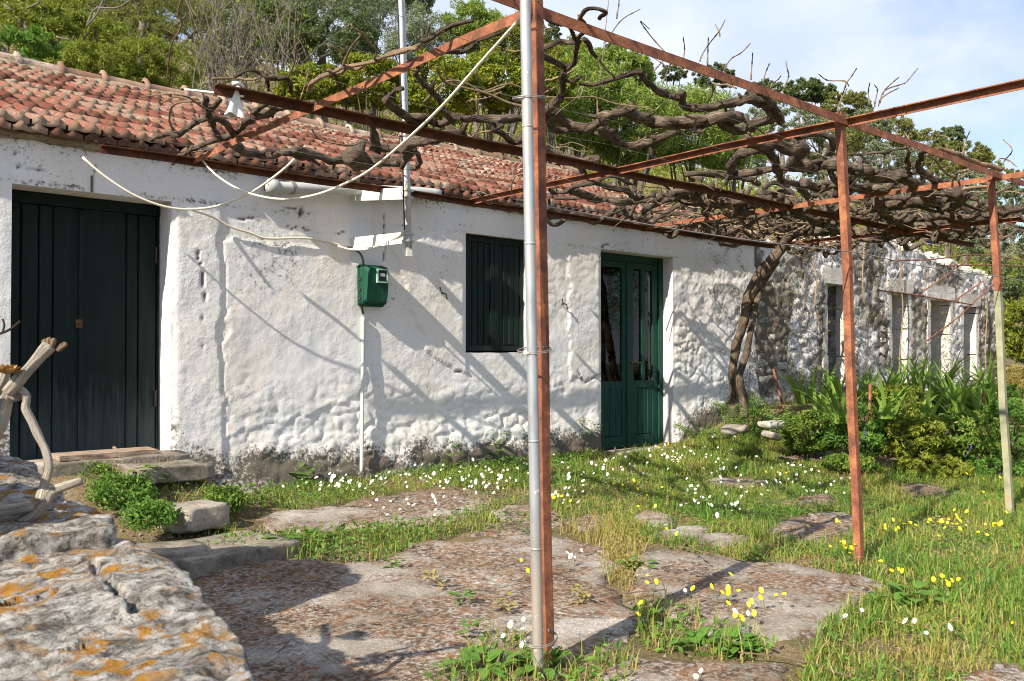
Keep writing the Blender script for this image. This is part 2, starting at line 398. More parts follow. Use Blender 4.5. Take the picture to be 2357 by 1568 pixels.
M['pale'] = m_stone('pale_limestone', (.40, .38, .34), (.56, .54, .50), (.66, .65, .61), 6, .6, .2)
M['step'] = m_stone('weathered_step_stone', (.12, .105, .085), (.28, .25, .21), (.42, .38, .33), 6, .7, .2)
M['rock'] = m_rock()
M['concrete'] = m_concrete()
M['ground'] = m_ground()
TC = [(.28, (.085, .029, .021)), (.45, (.145, .052, .035)), (.6, (.205, .079, .053)), (.75, (.24, .122, .086))]
M['tile'] = m_tile('clay_tile', TC, False); M['tile_i'] = m_tile('clay_tile_far', TC, True)
M['ridge'] = m_tile('ridge_tile_clay', [(.3, (.20, .12, .085)), (.5, (.33, .22, .165)), (.7, (.42, .33, .27))], False)
M['rust'] = m_rust(); M['paintpost'] = m_paintpost(); M['galv'] = m_galv()
M['door'] = m_green('weathered_green_boards', (.002, .0075, .0065), (.004, .016, .0135), (.055, .078, .080), .45, 1.5)
M['shutter'] = m_green('dark_green_shutter_paint', (.003, .010, .009), (.007, .024, .021))
M['gdoor'] = m_green('green_door_paint', (.007, .038, .029), (.012, .068, .049))
M['meter'] = m_green('green_meter_enamel', (.005, .042, .026), (.012, .098, .058))
M['whitepaint'] = m_plain('white_paint', (.74, .72, .66), .5, .3, .06)
M['cable'] = m_plain('white_cable_sheath', (.70, .66, .54), .5, .3, .08)
M['black'] = m_plain('black_rubber', (.02, .02, .02), .5, .3)
M['iron'] = m_plain('dark_wrought_iron', (.045, .03, .025), .6, .4)
M['wire'] = m_plain('grey_wire', (.22, .21, .2), .5, .5, .1, 20, .4)
M['conduit'] = m_plain('pale_green_conduit', (.55, .62, .55), .5, .3, .12, 6)
M['drain'] = m_plain('grey_white_drainpipe', (.40, .42, .41), .6, .2, .1, 5)
M['bark'] = m_bark('vine_bark', (.028, .021, .016), (.115, .088, .067), (.26, .21, .165))
M['cane'] = m_bark('dry_vine_cane', (.20, .135, .085), (.36, .26, .17), (.48, .38, .27))
M['trunk'] = m_bark('grey_tree_bark', (.06, .05, .04), (.16, .14, .115), (.28, .25, .21))
M['fig'] = m_bark('pale_grey_twigs', (.12, .10, .085), (.22, .19, .165), (.34, .30, .265))
M['succ'] = m_bark('pale_succulent_bark', (.34, .30, .24), (.56, .51, .43), (.68, .64, .56))
M['wood'] = m_bark('weathered_wood', (.16, .12, .09), (.34, .26, .20), (.48, .39, .31))
M['mortar'] = m_stone('eave_mortar', (.12, .10, .07), (.28, .23, .16), (.44, .38, .29), 9, .6, 0)
M['curtain'] = m_plain('grey_net_curtain', (.80, .81, .78), .9, .05, .15, 30)
M['dark'] = m_plain('unlit_room_tone', (.10, .10, .10), .9, .05)  # room back coloured dark to stand for the unlit interior
M['cloth'] = m_plain('thin_white_plastic', (.78, .80, .77), .5, .3, .08)
M['blue'] = m_plain('blue_plastic', (.02, .12, .42), .5, .4)
def m_glass():
    m, nt, b = newmat('window_glass'); nt.nodes.remove(b)
    g = N(nt, 'ShaderNodeBsdfGlossy'); g.inputs['Roughness'].default_value = .03; g.inputs['Color'].default_value = (.9, .95, .92, 1)
    t = N(nt, 'ShaderNodeBsdfTransparent'); t.inputs['Color'].default_value = (.94, .97, .95, 1)
    f = N(nt, 'ShaderNodeFresnel'); f.inputs['IOR'].default_value = 1.42; ms = N(nt, 'ShaderNodeMixShader')
    nt.links.new(f.outputs[0], ms.inputs[0]); nt.links.new(t.outputs[0], ms.inputs[1]); nt.links.new(g.outputs[0], ms.inputs[2])
    nt.links.new(ms.outputs[0], nt.nodes['Material Output'].inputs['Surface']); return m
M['glass'] = m_glass()
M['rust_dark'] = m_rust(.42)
L = {}
L['grass'] = m_leaf('meadow_grass', [(.12, .18, .024), (.21, .27, .04), (.32, .35, .075), (.43, .38, .15)])
L['dry'] = m_leaf('yellowing_grass', [(.20, .21, .04), (.33, .30, .075), (.42, .34, .13), (.38, .19, .08)])
L['weed'] = m_leaf('weed_leaf', [(.055, .14, .024), (.10, .23, .036), (.19, .32, .055)])
L['ivy'] = m_leaf('bramble_leaf', [(.045, .11, .016), (.09, .19, .026), (.18, .28, .045), (.32, .33, .08)])
L['strap'] = m_leaf('strap_leaf', [(.08, .16, .026), (.15, .27, .042), (.27, .38, .09)])
L['olive'] = m_leaf('olive_leaf', [(.085, .115, .055), (.155, .19, .105), (.25, .285, .185)], .15)
L['lemon'] = m_leaf('citrus_leaf', [(.05, .095, .01), (.12, .19, .015), (.25, .28, .022), (.42, .34, .02)])
L['almond'] = m_leaf('narrow_bright_leaf', [(.10, .165, .028), (.19, .28, .045), (.32, .41, .085)])
L['bright'] = m_leaf('yellow_green_leaf', [(.085, .13, .016), (.19, .24, .028), (.33, .34, .05)])
L['dark'] = m_leaf('dark_evergreen_leaf', [(.042, .07, .026), (.085, .125, .04), (.15, .19, .065)], .12)
L['cypress'] = m_leaf('cypress_leaf', [(.055, .08, .038), (.10, .13, .06), (.16, .19, .085)], .1)
L['brown'] = m_leaf('olive_brown_leaf', [(.09, .105, .032), (.17, .185, .05), (.28, .27, .08)])
L['rosette'] = m_leaf('reddish_succulent_leaf', [(.24, .09, .03), (.36, .16, .06), (.34, .24, .07)], .1)
L['dryleaf'] = m_leaf('dry_brown_litter', [(.12, .06, .035), (.24, .13, .065), (.34, .23, .14)], .05, .9)
M['petal'] = m_plain('white_petal', (.85, .85, .83), .6, .2, .04)
M['yolk'] = m_plain('yellow_disc', (.75, .48, .02), .6, .2, .1)
M['butter'] = m_plain('buttercup_petal', (.80, .60, .012), .35, .4, .08)
M['stem'] = m_plain('green_stem', (.09, .15, .03), .6, .2, .15)
M['violet'] = m_plain('violet_petal', (.20, .13, .50), .6, .2, .1)

# ------------------------------------------------------------------ ground and hill
WY = 6.6                                            # plane of the house front
def G(x, y):
    x = np.asarray(x, float); y = np.asarray(y, float)
    h = .15 * ss(4.0, 6.3, y)
    h = h + .42 * ss(8.0, 10.4, x) * ss(4.6, 6.2, y)
    h = h + .28 * ss(2.9, 2.3, x) * ss(5.6, 6.3, y)
    h = h + .49 * np.clip(y - 11.6, 0, 34) - .25 * np.clip(y - 50, 0, 400)
    q = np.c_[x.ravel() * .11, y.ravel() * .11]
    h = h + (fbm(q, 3, 5).reshape(h.shape) - .5) * 5 * ss(13, 24, y)
    return h
def g1(x, y): return float(G(np.array([x]), np.array([y]))[0])
def onG(px, py):
    z = 0.
    for _ in range(12):
        p = atZ(px, py, min(z, 1.2)); z = .5 * z + .5 * g1(p[0], p[1])
    return p
xs = np.concatenate([np.arange(-90, -3, 5), np.arange(-3, 14, .07), np.arange(14, 30, .5), np.arange(30, 240, 5)])
ys = np.concatenate([np.arange(-60, .5, 5), np.arange(.8, 7, .07), np.arange(7, 14, .5), np.arange(14, 60, 1.5), np.arange(60, 320, 12)])
XX, YY = np.meshgrid(xs, ys)
fine = ss(14.5, 12, XX) * ss(-3, -1, XX) * ss(.8, 1.3, YY) * ss(7, 6.4, YY)
ZZ = G(XX, YY) + fine * ((fbm(np.c_[XX.ravel() * 5, YY.ravel() * 5], 4, 3).reshape(XX.shape) - .5) * .05)
ground = obj('ground', np.c_[XX.ravel(), YY.ravel(), ZZ.ravel()], grid_faces(len(ys), len(xs)), M['ground'], smooth=True)
tag(ground, 'yard soil and scrubby hillside behind the house', kind='structure')

# ------------------------------------------------------------------ cracked concrete patches of the yard
rng = np.random.default_rng(11)
SLABS = [
 [(436, 1302), (560, 1292), (700, 1290), (830, 1300), (930, 1312), (1060, 1328), (1180, 1336), (1290, 1322), (1392, 1318), (1455, 1400), (1480, 1440), (1420, 1492), (1300, 1540), (1180, 1600), (900, 1680), (500, 1700), (380, 1500)],
 [(872, 1300), (930, 1272), (1010, 1250), (1110, 1238), (1210, 1233), (1320, 1248), (1392, 1275), (1400, 1315), (1300, 1336), (1180, 1346), (1060, 1340), (940, 1322)],
 [(1478, 1272), (1540, 1264), (1640, 1288), (1760, 1300), (1900, 1318), (1990, 1338), (2018, 1362), (1960, 1400), (1900, 1440), (1800, 1470), (1690, 1482), (1560, 1452), (1490, 1400), (1462, 1330)],
 [(1765, 1216), (1830, 1192), (1900, 1184), (1972, 1190), (1992, 1226), (1920, 1244), (1850, 1252), (1790, 1242)],
 [(588, 1206), (660, 1186), (780, 1168), (870, 1150), (1005, 1130), (1080, 1142), (1130, 1166), (1080, 1192), (1000, 1206), (900, 1216), (760, 1224), (640, 1232)],
 [(1070, 1232), (1110, 1214), (1180, 1202), (1230, 1206), (1224, 1222), (1140, 1236)],
 [(1455, 1196), (1475, 1176), (1530, 1198), (1520, 1214), (1480, 1212)],
 [(2056, 1124), (2110, 1116), (2190, 1134), (2200, 1150), (2130, 1152), (2076, 1142)],
 [(1470, 1512), (1600, 1526), (1720, 1540), (1830, 1575), (1700, 1660), (1420, 1660), (1400, 1560)],
 [(1600, 1244), (1650, 1230), (1720, 1236), (1720, 1254), (1640, 1268)],
 [(1615, 1112), (1690, 1104), (1775, 1112), (1770, 1126), (1660, 1130)],
 [(1305, 1200), (1345, 1188), (1396, 1196), (1400, 1216), (1330, 1226)],
 [(1770, 1062), (1850, 1046), (1930, 1050), (1900, 1066), (1810, 1072)],
 [(1130, 1182), (1205, 1164), (1290, 1184), (1272, 1214), (1170, 1210)],
 [(1500, 1238), (1570, 1214), (1645, 1224), (1600, 1250)],
 [(1830, 1150), (1900, 1140), (1935, 1160), (1855, 1172)],
 [(2200, 1580), (2290, 1530), (2360, 1540), (2420, 1620), (2260, 1660)],
]
yard = empty('paved_yard', (4, 4, 0), None, None); yard['kind'] = 'structure'; yard['label'] = 'worn broken concrete paving with weeds in its gaps'
SLABP = []
for si, poly in enumerate(SLABS):
    P = np.array([onG(*p) for p in poly])[:, :2]; SLABP.append(P)
    Pr = resample(np.vstack([P, P[:1]]), .05)[:-1]; c = Pr.mean(0); n = len(Pr)
    Pr = Pr + (np.c_[fbm(Pr * 4, 4, 1), fbm(Pr * 4, 4, 2)] - .5) * .26 + (np.c_[vn(Pr * 30, 3), vn(Pr * 30, 4)] - .5) * .025
    R = 22; V = []
    for k, s in [(0, 1.01)] + [(1, f) for f in np.linspace(1, .001, R)]:
        q = c + (Pr - c) * s; z = G(q[:, 0], q[:, 1])
        if k == 0: z = z - .06
        else: z = z + .016 + .010 * min(1, (1 - s) * 6) + (fbm(q * 2.2, 4, si) - .5) * .026 + (fbm(q * 22, 3, si) - .5) * .012 - (.012 if s > .985 else 0)
        V.append(np.c_[q, z])
    o = obj('concrete_slab', np.vstack(V), grid_faces(R + 1, n, True), M['concrete'], yard, smooth=True)

def on_slab(P, grow=0.):
    m = np.zeros(len(P), bool)
    for S in SLABP:
        c = S.mean(0); m |= inpoly(P, c + (S - c) * (1 + grow))
    return m

# ------------------------------------------------------------------ house
house = empty('whitewashed_house', (5, 6.6, .1), 'long low whitewashed stone house with a red tiled roof and green doors', 'house')
HX0, HX1, HTOP = -1.5, 10.15, 2.80
D1 = (atY(25, 700, WY)[0], atY(394, 700, WY)[0], .42, 2.40)           # barn door opening
WN = (atY(1072, 700, WY)[0], atY(1213, 700, WY)[0], 1.262, 2.425)      # shuttered window
D2 = (atY(1383, 700, WY)[0], atY(1549, 700, WY)[0], .14, 2.42)         # glazed door
OPEN = [D1, WN, D2]
def lines(a, b, step, br):
    br = sorted(set([a, b] + [v for v in br if a < v < b])); out = []
    for u, v in zip(br[:-1], br[1:]):
        k = max(1, int(round((v - u) / step))); out.append(np.linspace(u, v, k, endpoint=False))
    return np.concatenate(out + [[b]])
CRACKS = []   # in photograph measure on the wall plane
for a in [[(508, 470), (512, 495), (600, 506), (690, 522), (694, 480)], [(690, 522), (740, 532), (810, 535), (805, 508)], [(640, 470), (700, 488), (750, 492)], [(700, 476), (696, 520)],
          [(1245, 470), (1330, 480), (1420, 500), (1500, 510), (1620, 530), (1740, 560)], [(1380, 590), (1386, 566), (1450, 560)], [(915, 500), (1060, 520), (1150, 505)],
          [(456, 580), (466, 680), (468, 800)], [(1325, 850), (1345, 880), (1383, 862)], [(1552, 790), (1560, 800), (1600, 806)], [(990, 890), (1060, 855)], [(930, 480), (935, 520)],
          [(840, 1000), (850, 1060)], [(30, 330), (36, 380), (120, 398)], [(212, 385), (215, 460)], [(1700, 600), (1730, 640)], [(880, 460), (884, 600)]]:
    CRACKS.append([atY(x, y, WY)[[0, 2]] for x, y in a])
def seg_dist(P, a, b):
    d = b - a; t = np.clip(((P - a) @ d) / (d @ d + 1e-9), 0, 1); return np.linalg.norm(P - (a + t[:, None] * d), axis=1)
gx = lines(HX0, HX1, .018, [.9] + [v for o in OPEN for v in o[:2]]); gz = lines(-.12, HTOP, .018, [v for o in OPEN for v in o[2:]])
AX, AZ = np.meshgrid(gx, gz); P = np.c_[AX.ravel(), AZ.ravel()]; X, Z = P.T
grd = G(X, np.full(len(X), WY - .1))
hgt = Z - grd
rough = np.clip(.06 + .9 * ss(1.15 + .5 * (fbm(P * 1.2, 3, 8) - .5), .35, hgt) * ss(2.4, 3.4, X) + .75 * ss(7.6, 8.8, X) + .25 * ss(4.6, 6.5, X), 0, 1)
rough = np.maximum(rough * ss(2.55, 2.25, Z), .06)
warp = P + (np.c_[fbm(P * 4, 3, 21), fbm(P * 4, 3, 22)] - .5) * .12
f1, f2, cid = worley(np.c_[warp[:, 0] / .20, warp[:, 1] / .125], 4)
pil = np.sqrt(np.clip(1 - f1 * 1.05, 0, 1)) * (.5 + .8 * cid) * ss(0, .22, f2 - f1)
f1b, f2b, cidb = worley(np.c_[warp[:, 0] / .085, warp[:, 1] / .06], 14)
rid = 1 - 2 * np.abs(fbm(warp * 7.5, 4, 61) - .5) * 2.2; rid2 = 1 - 2 * np.abs(fbm(warp * 17, 3, 62) - .5) * 2
out = 0.85 * rough * (.020 * (pil - .35) * ss(.3, .65, fbm(P * 1.5, 3, 63)) + .020 * (fbm(P * np.array([6, 8]), 4, 64) - .5) * 2 + .004 * (rid - .4) + .004 * (rid2 - .4) + .008 * (np.sqrt(np.clip(1 - f1b, 0, 1)) - .5))
out += .010 * (fbm(P * 2.2, 3, 6) - .5) + .007 * (fbm(P * 7, 4, 7) - .5) * (1.2 - rough) + .0035 * (fbm(P * 30, 3, 9) - .5)
# plaster patches standing proud with a torn edge
def patch(poly, h):
    Q = np.array([atY(x, y, WY)[[0, 2]] for x, y in poly]); w = P + (np.c_[fbm(P * 7, 3, 31), fbm(P * 7, 3, 32)] - .5) * .12
    return inpoly(w, Q) * h
pt = patch([(516, 560), (560, 560), (820, 560), (840, 760), (840, 900), (700, 960), (520, 1000)], .009)
pt = np.maximum(pt, patch([(390, 470), (500, 470), (516, 1100), (396, 1100)], .014))
pt = np.maximum(pt, patch([(900, 560), (1070, 520), (1075, 860), (980, 800)], .012))
pt = np.maximum(pt, patch([(1310, 580), (1384, 560), (1384, 860), (1310, 880)], .010))
out += pt
foot = ss(.55, .0, hgt) * .05 * ss(2.4, 3.2, X); out += foot
near = np.full(len(P), 9.)
for (a, b, c, d) in OPEN:
    dx = np.maximum(np.maximum(a - X, X - b), 0); dz = np.maximum(np.maximum(c - Z, Z - d), 0); near = np.minimum(near, np.hypot(dx, dz))
out *= ss(0, .05, near)
crack = np.zeros(len(P))
for C in CRACKS:
    jit = (np.c_[vn(P * 14, 41), vn(P * 14, 42)] - .5) * .05
    for a, b in zip(C[:-1], C[1:]):
        crack = np.maximum(crack, ss(.008, .001, seg_dist(P + jit, a, b)) * ss(.35, .6, vn(P * 5, 44)))
out -= crack * .02
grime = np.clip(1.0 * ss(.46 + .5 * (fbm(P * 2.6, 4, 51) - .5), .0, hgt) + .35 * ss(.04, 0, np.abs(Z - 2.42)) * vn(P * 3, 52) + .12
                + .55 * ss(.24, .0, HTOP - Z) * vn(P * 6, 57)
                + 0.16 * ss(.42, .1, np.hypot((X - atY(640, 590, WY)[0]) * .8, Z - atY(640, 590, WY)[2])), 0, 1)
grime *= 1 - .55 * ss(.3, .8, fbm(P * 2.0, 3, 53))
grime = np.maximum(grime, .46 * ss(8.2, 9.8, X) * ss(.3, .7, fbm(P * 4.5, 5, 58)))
peel = np.clip(.40 * ss(8.8, 10.1, X) * ss(2.5, 2.0, Z) + .30 * ss(.30, .02, hgt) - .06, 0, .6)
keep_f = grid_faces(len(gz), len(gx)); fc = P[keep_f].mean(1); keep = np.ones(len(fc), bool)
for (a, b, c, d) in OPEN: keep &= ~((fc[:, 0] > a) & (fc[:, 0] < b) & (fc[:, 1] > c) & (fc[:, 1] < d))
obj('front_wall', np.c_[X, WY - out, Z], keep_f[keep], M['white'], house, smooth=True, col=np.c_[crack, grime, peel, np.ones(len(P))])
def panel(name, c00, c10, c11, c01, parent, nu, nv, amp, seed, mat_=None, g=.1):
    u, v = np.meshgrid(np.linspace(0, 1, nu), np.linspace(0, 1, nv)); u = u.ravel()[:, None]; v = v.ravel()[:, None]
    c00, c10, c11, c01 = (np.asarray(c, float) for c in (c00, c10, c11, c01))
    Q = c00 * (1 - u) * (1 - v) + c10 * u * (1 - v) + c11 * u * v + c01 * (1 - u) * v
    nrm = np.cross(c10 - c00, c01 - c00); nrm /= np.linalg.norm(nrm)
    e = np.minimum(np.minimum(u, 1 - u), np.minimum(v, 1 - v)).ravel()
    Q = Q + nrm * ((fbm(Q * 6, 4, seed) - .5) * amp * ss(0, .1, e))[:, None]
    return obj(name, Q, grid_faces(nv, nu), mat_ or M['white'], parent, smooth=True, col=np.tile([0, g, 0, 1], (len(Q), 1)))
for i, ((a, b, c, d), dep) in enumerate(((D1, .27), (WN, .10), (D2, .21))):
    y0, y1 = WY, WY + dep
    panel('reveal', (a, y0, c), (a, y1, c), (a, y1, d), (a, y0, d), house, 14, 60, .012, i, g=.25)
    panel('reveal', (b, y1, c), (b, y0, c), (b, y0, d), (b, y1, d), house, 14, 60, .014, i + 4, g=.12)
    panel('lintel_soffit', (a, y1, d), (b, y1, d), (b, y0, d), (a, y0, d), house, 40, 10, .008, i + 7, g=.15)
    panel('sill', (a, y0, c), (b, y0, c), (b, y1, c), (a, y1, c), house, 40, 10, .02, i + 9, M['step'] if i != 1 else M['white'])
# other walls of the house, inner lining
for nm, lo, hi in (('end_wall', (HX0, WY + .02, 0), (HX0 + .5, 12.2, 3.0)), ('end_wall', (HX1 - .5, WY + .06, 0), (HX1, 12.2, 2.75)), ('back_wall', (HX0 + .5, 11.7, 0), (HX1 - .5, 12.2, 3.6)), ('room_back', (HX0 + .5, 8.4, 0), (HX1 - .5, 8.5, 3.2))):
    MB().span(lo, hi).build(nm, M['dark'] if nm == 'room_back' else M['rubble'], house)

# doors and shutters: board by board
def boards(parent, x0, x1, y, z0, z1, n, mat_, th=.03, gap=.007, name='plank', prng=None, tilt=0):
    w = (x1 - x0) / n; r = prng or np.random.default_rng(1)
    for i in range(n):
        a = x0 + i * w + gap / 2; b = x0 + (i + 1) * w - gap / 2; dy = r.uniform(-.004, .004)
        c = .006; zt = z1 + r.uniform(-.004, .002); zb = z0 + r.uniform(0, .012)
        V = [(a, y + th, zb), (a, y + dy + c, zb), (a + c, y + dy, zb), (b - c, y + dy, zb), (b, y + dy + c, zb), (b, y + th, zb)]
        V = np.array(V + [(p[0], p[1], zt) for p in V]); F = grid_faces(2, 6, True)
        me = mesh(name, V, [F, np.array([[5, 4, 3, 2, 1, 0], [6, 7, 8, 9, 10, 11]])], mat_)
        link(name, me, parent)
y = WY + .24
bd = obj('barn_door', *(lambda m: (np.concatenate(m.V), [np.concatenate(m.F[4])]))(MB().span((D1[0], y + .034, D1[2]), (D1[1] + .02, y + .05, D1[3]))), M['door'], house)
bd['label'] = 'tall dark green double plank door, grey and weathered towards the sill'
mid = (D1[0] + D1[1]) / 2 - .03
prng = np.random.default_rng(5)
bx = [D1[0] + .012] + [atY(v, 700, y)[0] for v in (47, 88, 121)] + [mid - .004]
for a, b in zip(bx[:-1], bx[1:]): boards(bd, a, b, y, D1[2] + .015, D1[3] - .09, 1, M['door'], prng=prng)
bx = [mid + .004] + [atY(v, 700, y)[0] for v in (290, 318, 360)] + [D1[1] - .012]
for a, b in zip(bx[:-1], bx[1:]): boards(bd, a, b, y, D1[2] + .015, D1[3] - .09, 1, M['door'], prng=prng)
MB().span((D1[0] + .01, y - .01, D1[3] - .085), (D1[1] - .01, y + .03, D1[3] - .004)).build('head_rail', M['door'], bd)
mb = MB(); mb.span((mid - .02, y - .014, D1[2] + .02), (mid + .02, y - .006, D1[3] - .1)); mb.build('cover_strip', M['door'], bd)
lk = atY(181, 745, y); mb = MB(); mb.box((lk[0], y - .01, lk[2]), (.045, .012, .06)); mb.tube(np.array([(lk[0], y - .03, lk[2]), (lk[0], y, lk[2])]), .008, 8); mb.build('lock_plate', M['rust_dark'], bd)
for zz in (.85, 1.95):
    for xx in (D1[0] + .035, D1[1] - .035):
        MB().tube(np.array([(xx, y - .012, zz), (xx, y - .012, zz + .12)]), .009, 8).build('hinge', M['iron'], bd)
# window shutters
y = WY + .055
sh0 = None
wm = (WN[0] + WN[1]) / 2
for a, b in ((WN[0] + .006, wm - .004), (wm + .004, WN[1] - .006)):
    m_ = MB(); m_.span((a, y + .026, WN[2] + .02), (b, y + .04, WN[3] - .01)); sh = m_.build('shutter', M['shutter'], house)
    boards(sh, a + .045, b - .045, y + .004, WN[2] + .075, WN[3] - .07, 4, M['shutter'], .02, .006, 'board', prng)
    for q in ((a, a + .044), (b - .044, b)): MB().span((q[0], y - .006, WN[2] + .022), (q[1], y + .024, WN[3] - .012)).build('stile', M['shutter'], sh)
    for q in ((WN[2] + .022, WN[2] + .073), (WN[3] - .068, WN[3] - .012)): MB().span((a + .045, y - .006, q[0]), (b - .045, y + .024, q[1])).build('rail', M['shutter'], sh)
for (px_, py_) in ((1018, 675), (1297, 700)):
    c = atY(px_, py_, WY - .03); t = np.linspace(-1, 1, 24)
    S = np.c_[c[0] + .075 * t, np.full(24, c[1]) - .02, c[2] - .02 * t]
    S[:8, 2] += .035 * np.sin(np.linspace(0, 2.4, 8)[::-1]); S[:8, 0] += .03 * np.linspace(1, 0, 8)
    S[-8:, 2] -= .035 * np.sin(np.linspace(0, 2.4, 8)); S[-8:, 0] -= .03 * np.linspace(0, 1, 8)
    mb = MB(); mb.tube(S, np.linspace(.006, .006, 24), 6); mb.tube(np.array([(c[0], WY + .01, c[2]), (c[0], c[1] - .025, c[2])]), .007, 6)
    mb.build('shutter_hook', M['iron'], house, smooth=True)
# glazed double door
y = WY + .17
a, b, c, d = D2
gd = MB().span((a, y + .0, c + .02), (a + .055, y + .05, d - .004)).span((b - .075, y - .02, c + .02), (b - .002, y + .05, d - .004)).span((a + .055, y, d - .085), (b - .075, y + .05, d - .004)).build('glazed_door', M['gdoor'], house)
gd['label'] = 'green double door with tall narrow panes and grooved lower panels'
zc, zr = c + .02, d - .09
leafs = ((a + .06, a + .645), (a + .655, b - .08))
zsp = c + (2.42 - .14) * .335
for k, (u, v) in enumerate(leafs):
    mb = MB(); st = .095
    for q in ((u, u + st), (v - st, v)): mb.span((q[0], y + .004, zc), (q[1], y + .044, zr))
    mb.span((u + st, y + .006, zc), (v - st, y + .042, zc + .13)); mb.span((u + st, y + .006, zr - .07), (v - st, y + .042, zr)); mb.span((u + st, y + .006, zsp - .05), (v - st, y + .042, zsp + .03))
    if k == 1: mb.span((.5 * (u + v) - .03, y + .0, zsp + .03), (.5 * (u + v) + .03, y + .044, zr - .07))
    lf = mb.build('door_leaf', M['gdoor'], gd)
    boards(gd, u + st, v - st, y + .014, zc + .13, zsp - .05, 4, M['gdoor'], .012, .005, 'panel_board', prng)
    if k == 1:
        mm = .5 * (u + v)
        for q in ((u + st, mm - .03), (mm + .03, v - st)): MB().span((q[0], y + .022, zsp + .03), (q[1], y + .027, zr - .07)).build('pane', M['glass'], gd)
    else: MB().span((u + st, y + .022, zsp + .03), (v - st, y + .027, zr - .07)).build('pane', M['glass'], gd)
    t = np.linspace(u + st - .03, v - st + .07, 30); zz = np.linspace(zsp, zr - .05, 3); TX, TZ = np.meshgrid(t, zz)
    obj('net_curtain', np.c_[TX.ravel(), y + .045 + .008 * np.sin(TX.ravel() * 70), TZ.ravel()], grid_faces(3, 30), M['curtain'], gd, smooth=True)
mb = MB(); mb.span((leafs[0][1] - .02, y - .012, zc + .01), (leafs[1][0] + .02, y + .002, zr)); mb.build('meeting_strip', M['gdoor'], gd)
hx = leafs[1][0] + .04; hz = atY(1455, 835, y)[2]
mb = MB(); mb.span((hx - .025, y - .012, hz - .11), (hx + .025, y + .002, hz + .06)); mb.tube(np.array([(hx, y, hz), (hx, y - .05, hz), (hx + .03, y - .055, hz), (hx + .12, y - .055, hz - .005)]), .011, 8); mb.build('handle', M['iron'], gd)

# ------------------------------------------------------------------ roof: bed, eave mortar, tiles, ridge
RY0, RZ0, RY1, RZ1 = WY - .13, 2.815, 10.27, 4.27
sl = (RZ1 - RZ0) / (RY1 - RY0)
def dip(x): return .03 * np.sin(np.asarray(x) * .7 + .4) + .02 * np.sin(np.asarray(x) * 1.9)
def roofz(x, y): return RZ0 + (np.asarray(y) - RY0) * sl + dip(x) * ss(RY0, RY1, y) - .012
xx = np.linspace(HX0 - .1, HX1 + .1, 60); yy = np.concatenate([np.linspace(RY0 + .06, RY1, 14)])
TX, TY = np.meshgrid(xx, yy)
V = np.c_[TX.ravel(), TY.ravel(), roofz(TX.ravel(), TY.ravel()) - .03]
back = np.c_[xx, np.full(60, 12.4), np.full(60, 3.55)]
roof = obj('roof', np.vstack([V, back]), grid_faces(15, 60), M['mortar'], house, smooth=True)
roof['label'] = 'low pitched roof of ribbed red clay tiles stained with grey lichen'
xx = np.arange(HX0, HX1, .03); sec = [(.11, -.09), (-.0, -.115), (-.035, -.10), (-.05, -.075), (-.03, -.06), (.2, -.05)]
V = []
for k, (dy, dz) in enumerate(sec):
    q = np.c_[xx, np.full(len(xx), WY - .01) + dy, RZ0 + dz + dip(xx) * .2]; w = 0 if k in (0, 5) else 1
    q[:, 1] += (fbm(np.c_[xx * 8, np.full(len(xx), k * 1.7)], 4, 5) - .5) * .05 * w; q[:, 2] += (fbm(np.c_[xx * 11, np.full(len(xx), k * 2.7 + 9)], 4, 6) - .5) * .05 * w
    V.append(q)
obj('eave_mortar', np.vstack(V), grid_faces(len(sec), len(xx)), M['mortar'], house, smooth=True)
TW, TL, LAP = .222, .42, .345
def tile_shape(seed):
    r = np.random.default_rng(seed)
    u = np.array([0, .04, .10, .17, .25, .33, .40, .46, .54, .60, .67, .75, .83, .90, .96, 1.0]); 
    h = np.array([.002, .002, .012, .028, .036, .028, .012, .003, .003, .012, .028, .036, .028, .014, .010, .008]) * 1.1
    V = []
    for (v, lift, drop) in ((.004, 0, .05), (0, 0, 0), (.05, .002, 0), (.5, 0, 0), (1, 0, 0)):
        hh = h + r.uniform(-.0015, .0015, len(h))
        V.append(np.c_[(u - .5) * (TW - .011), np.full(len(u), v * TL), (hh + .012 + lift if drop == 0 else hh * .22 - .020)])
    V = np.vstack(V); return V, grid_faces(5, len(u)), np.r_[np.ones(len(u) - 1, int), np.zeros(4 * (len(u) - 1), int)]
TS = [tile_shape(i) for i in range(4)]
M['lip'] = m_tile('lichened_tile_edge', [(.3, (.09, .05, .034)), (.45, (.18, .10, .066)), (.6, (.27, .17, .115)), (.75, (.34, .26, .185))], False)
TME = [mesh('tile', v, f, [M['tile'], M['lip']], mi=q_, smooth=True) for v, f, q_ in TS]
ang = math.atan(sl)
rows = int((RY1 - RY0) / math.cos(ang) / LAP) + 1; cols = int((HX1 - HX0) / TW)
cand = []
rt = np.random.default_rng(3)
for r in range(rows):
    for c in range(cols):
        x = HX0 + (c + .5) * TW + (TW / 2 if r % 2 else 0); y = RY0 + r * LAP * math.cos(ang) + rt.normal(0, .008) + .01 * math.sin(x * 3.0 + r)
        if y > RY1 - .05: continue
        cand.append((x + rt.normal(0, .004), y, float(roofz(x, y)) + rt.uniform(0, .010), rt.integers(0, 4), rt.normal(0, .020), rt.normal(0, .018), rt.normal(0, .015)))
def tscore(c):
    p = np.array(c[:3]); t = depth(p); sx = np.dot(p - CAMP, RT) / t * FPX + CX
    return t + (1000 if (sx < -60) else 0)
for c in range(cols):
    x = HX0 + (c + .5) * TW + TW * .5; cand.append((x, RY0 + .012 + rt.normal(0, .006), float(roofz(x, RY0)) - .052 + rt.uniform(-.004, .004), rt.integers(0, 4), .06 + rt.normal(0, .02), rt.normal(0, .02), rt.normal(0, .015)))
cand.sort(key=tscore)
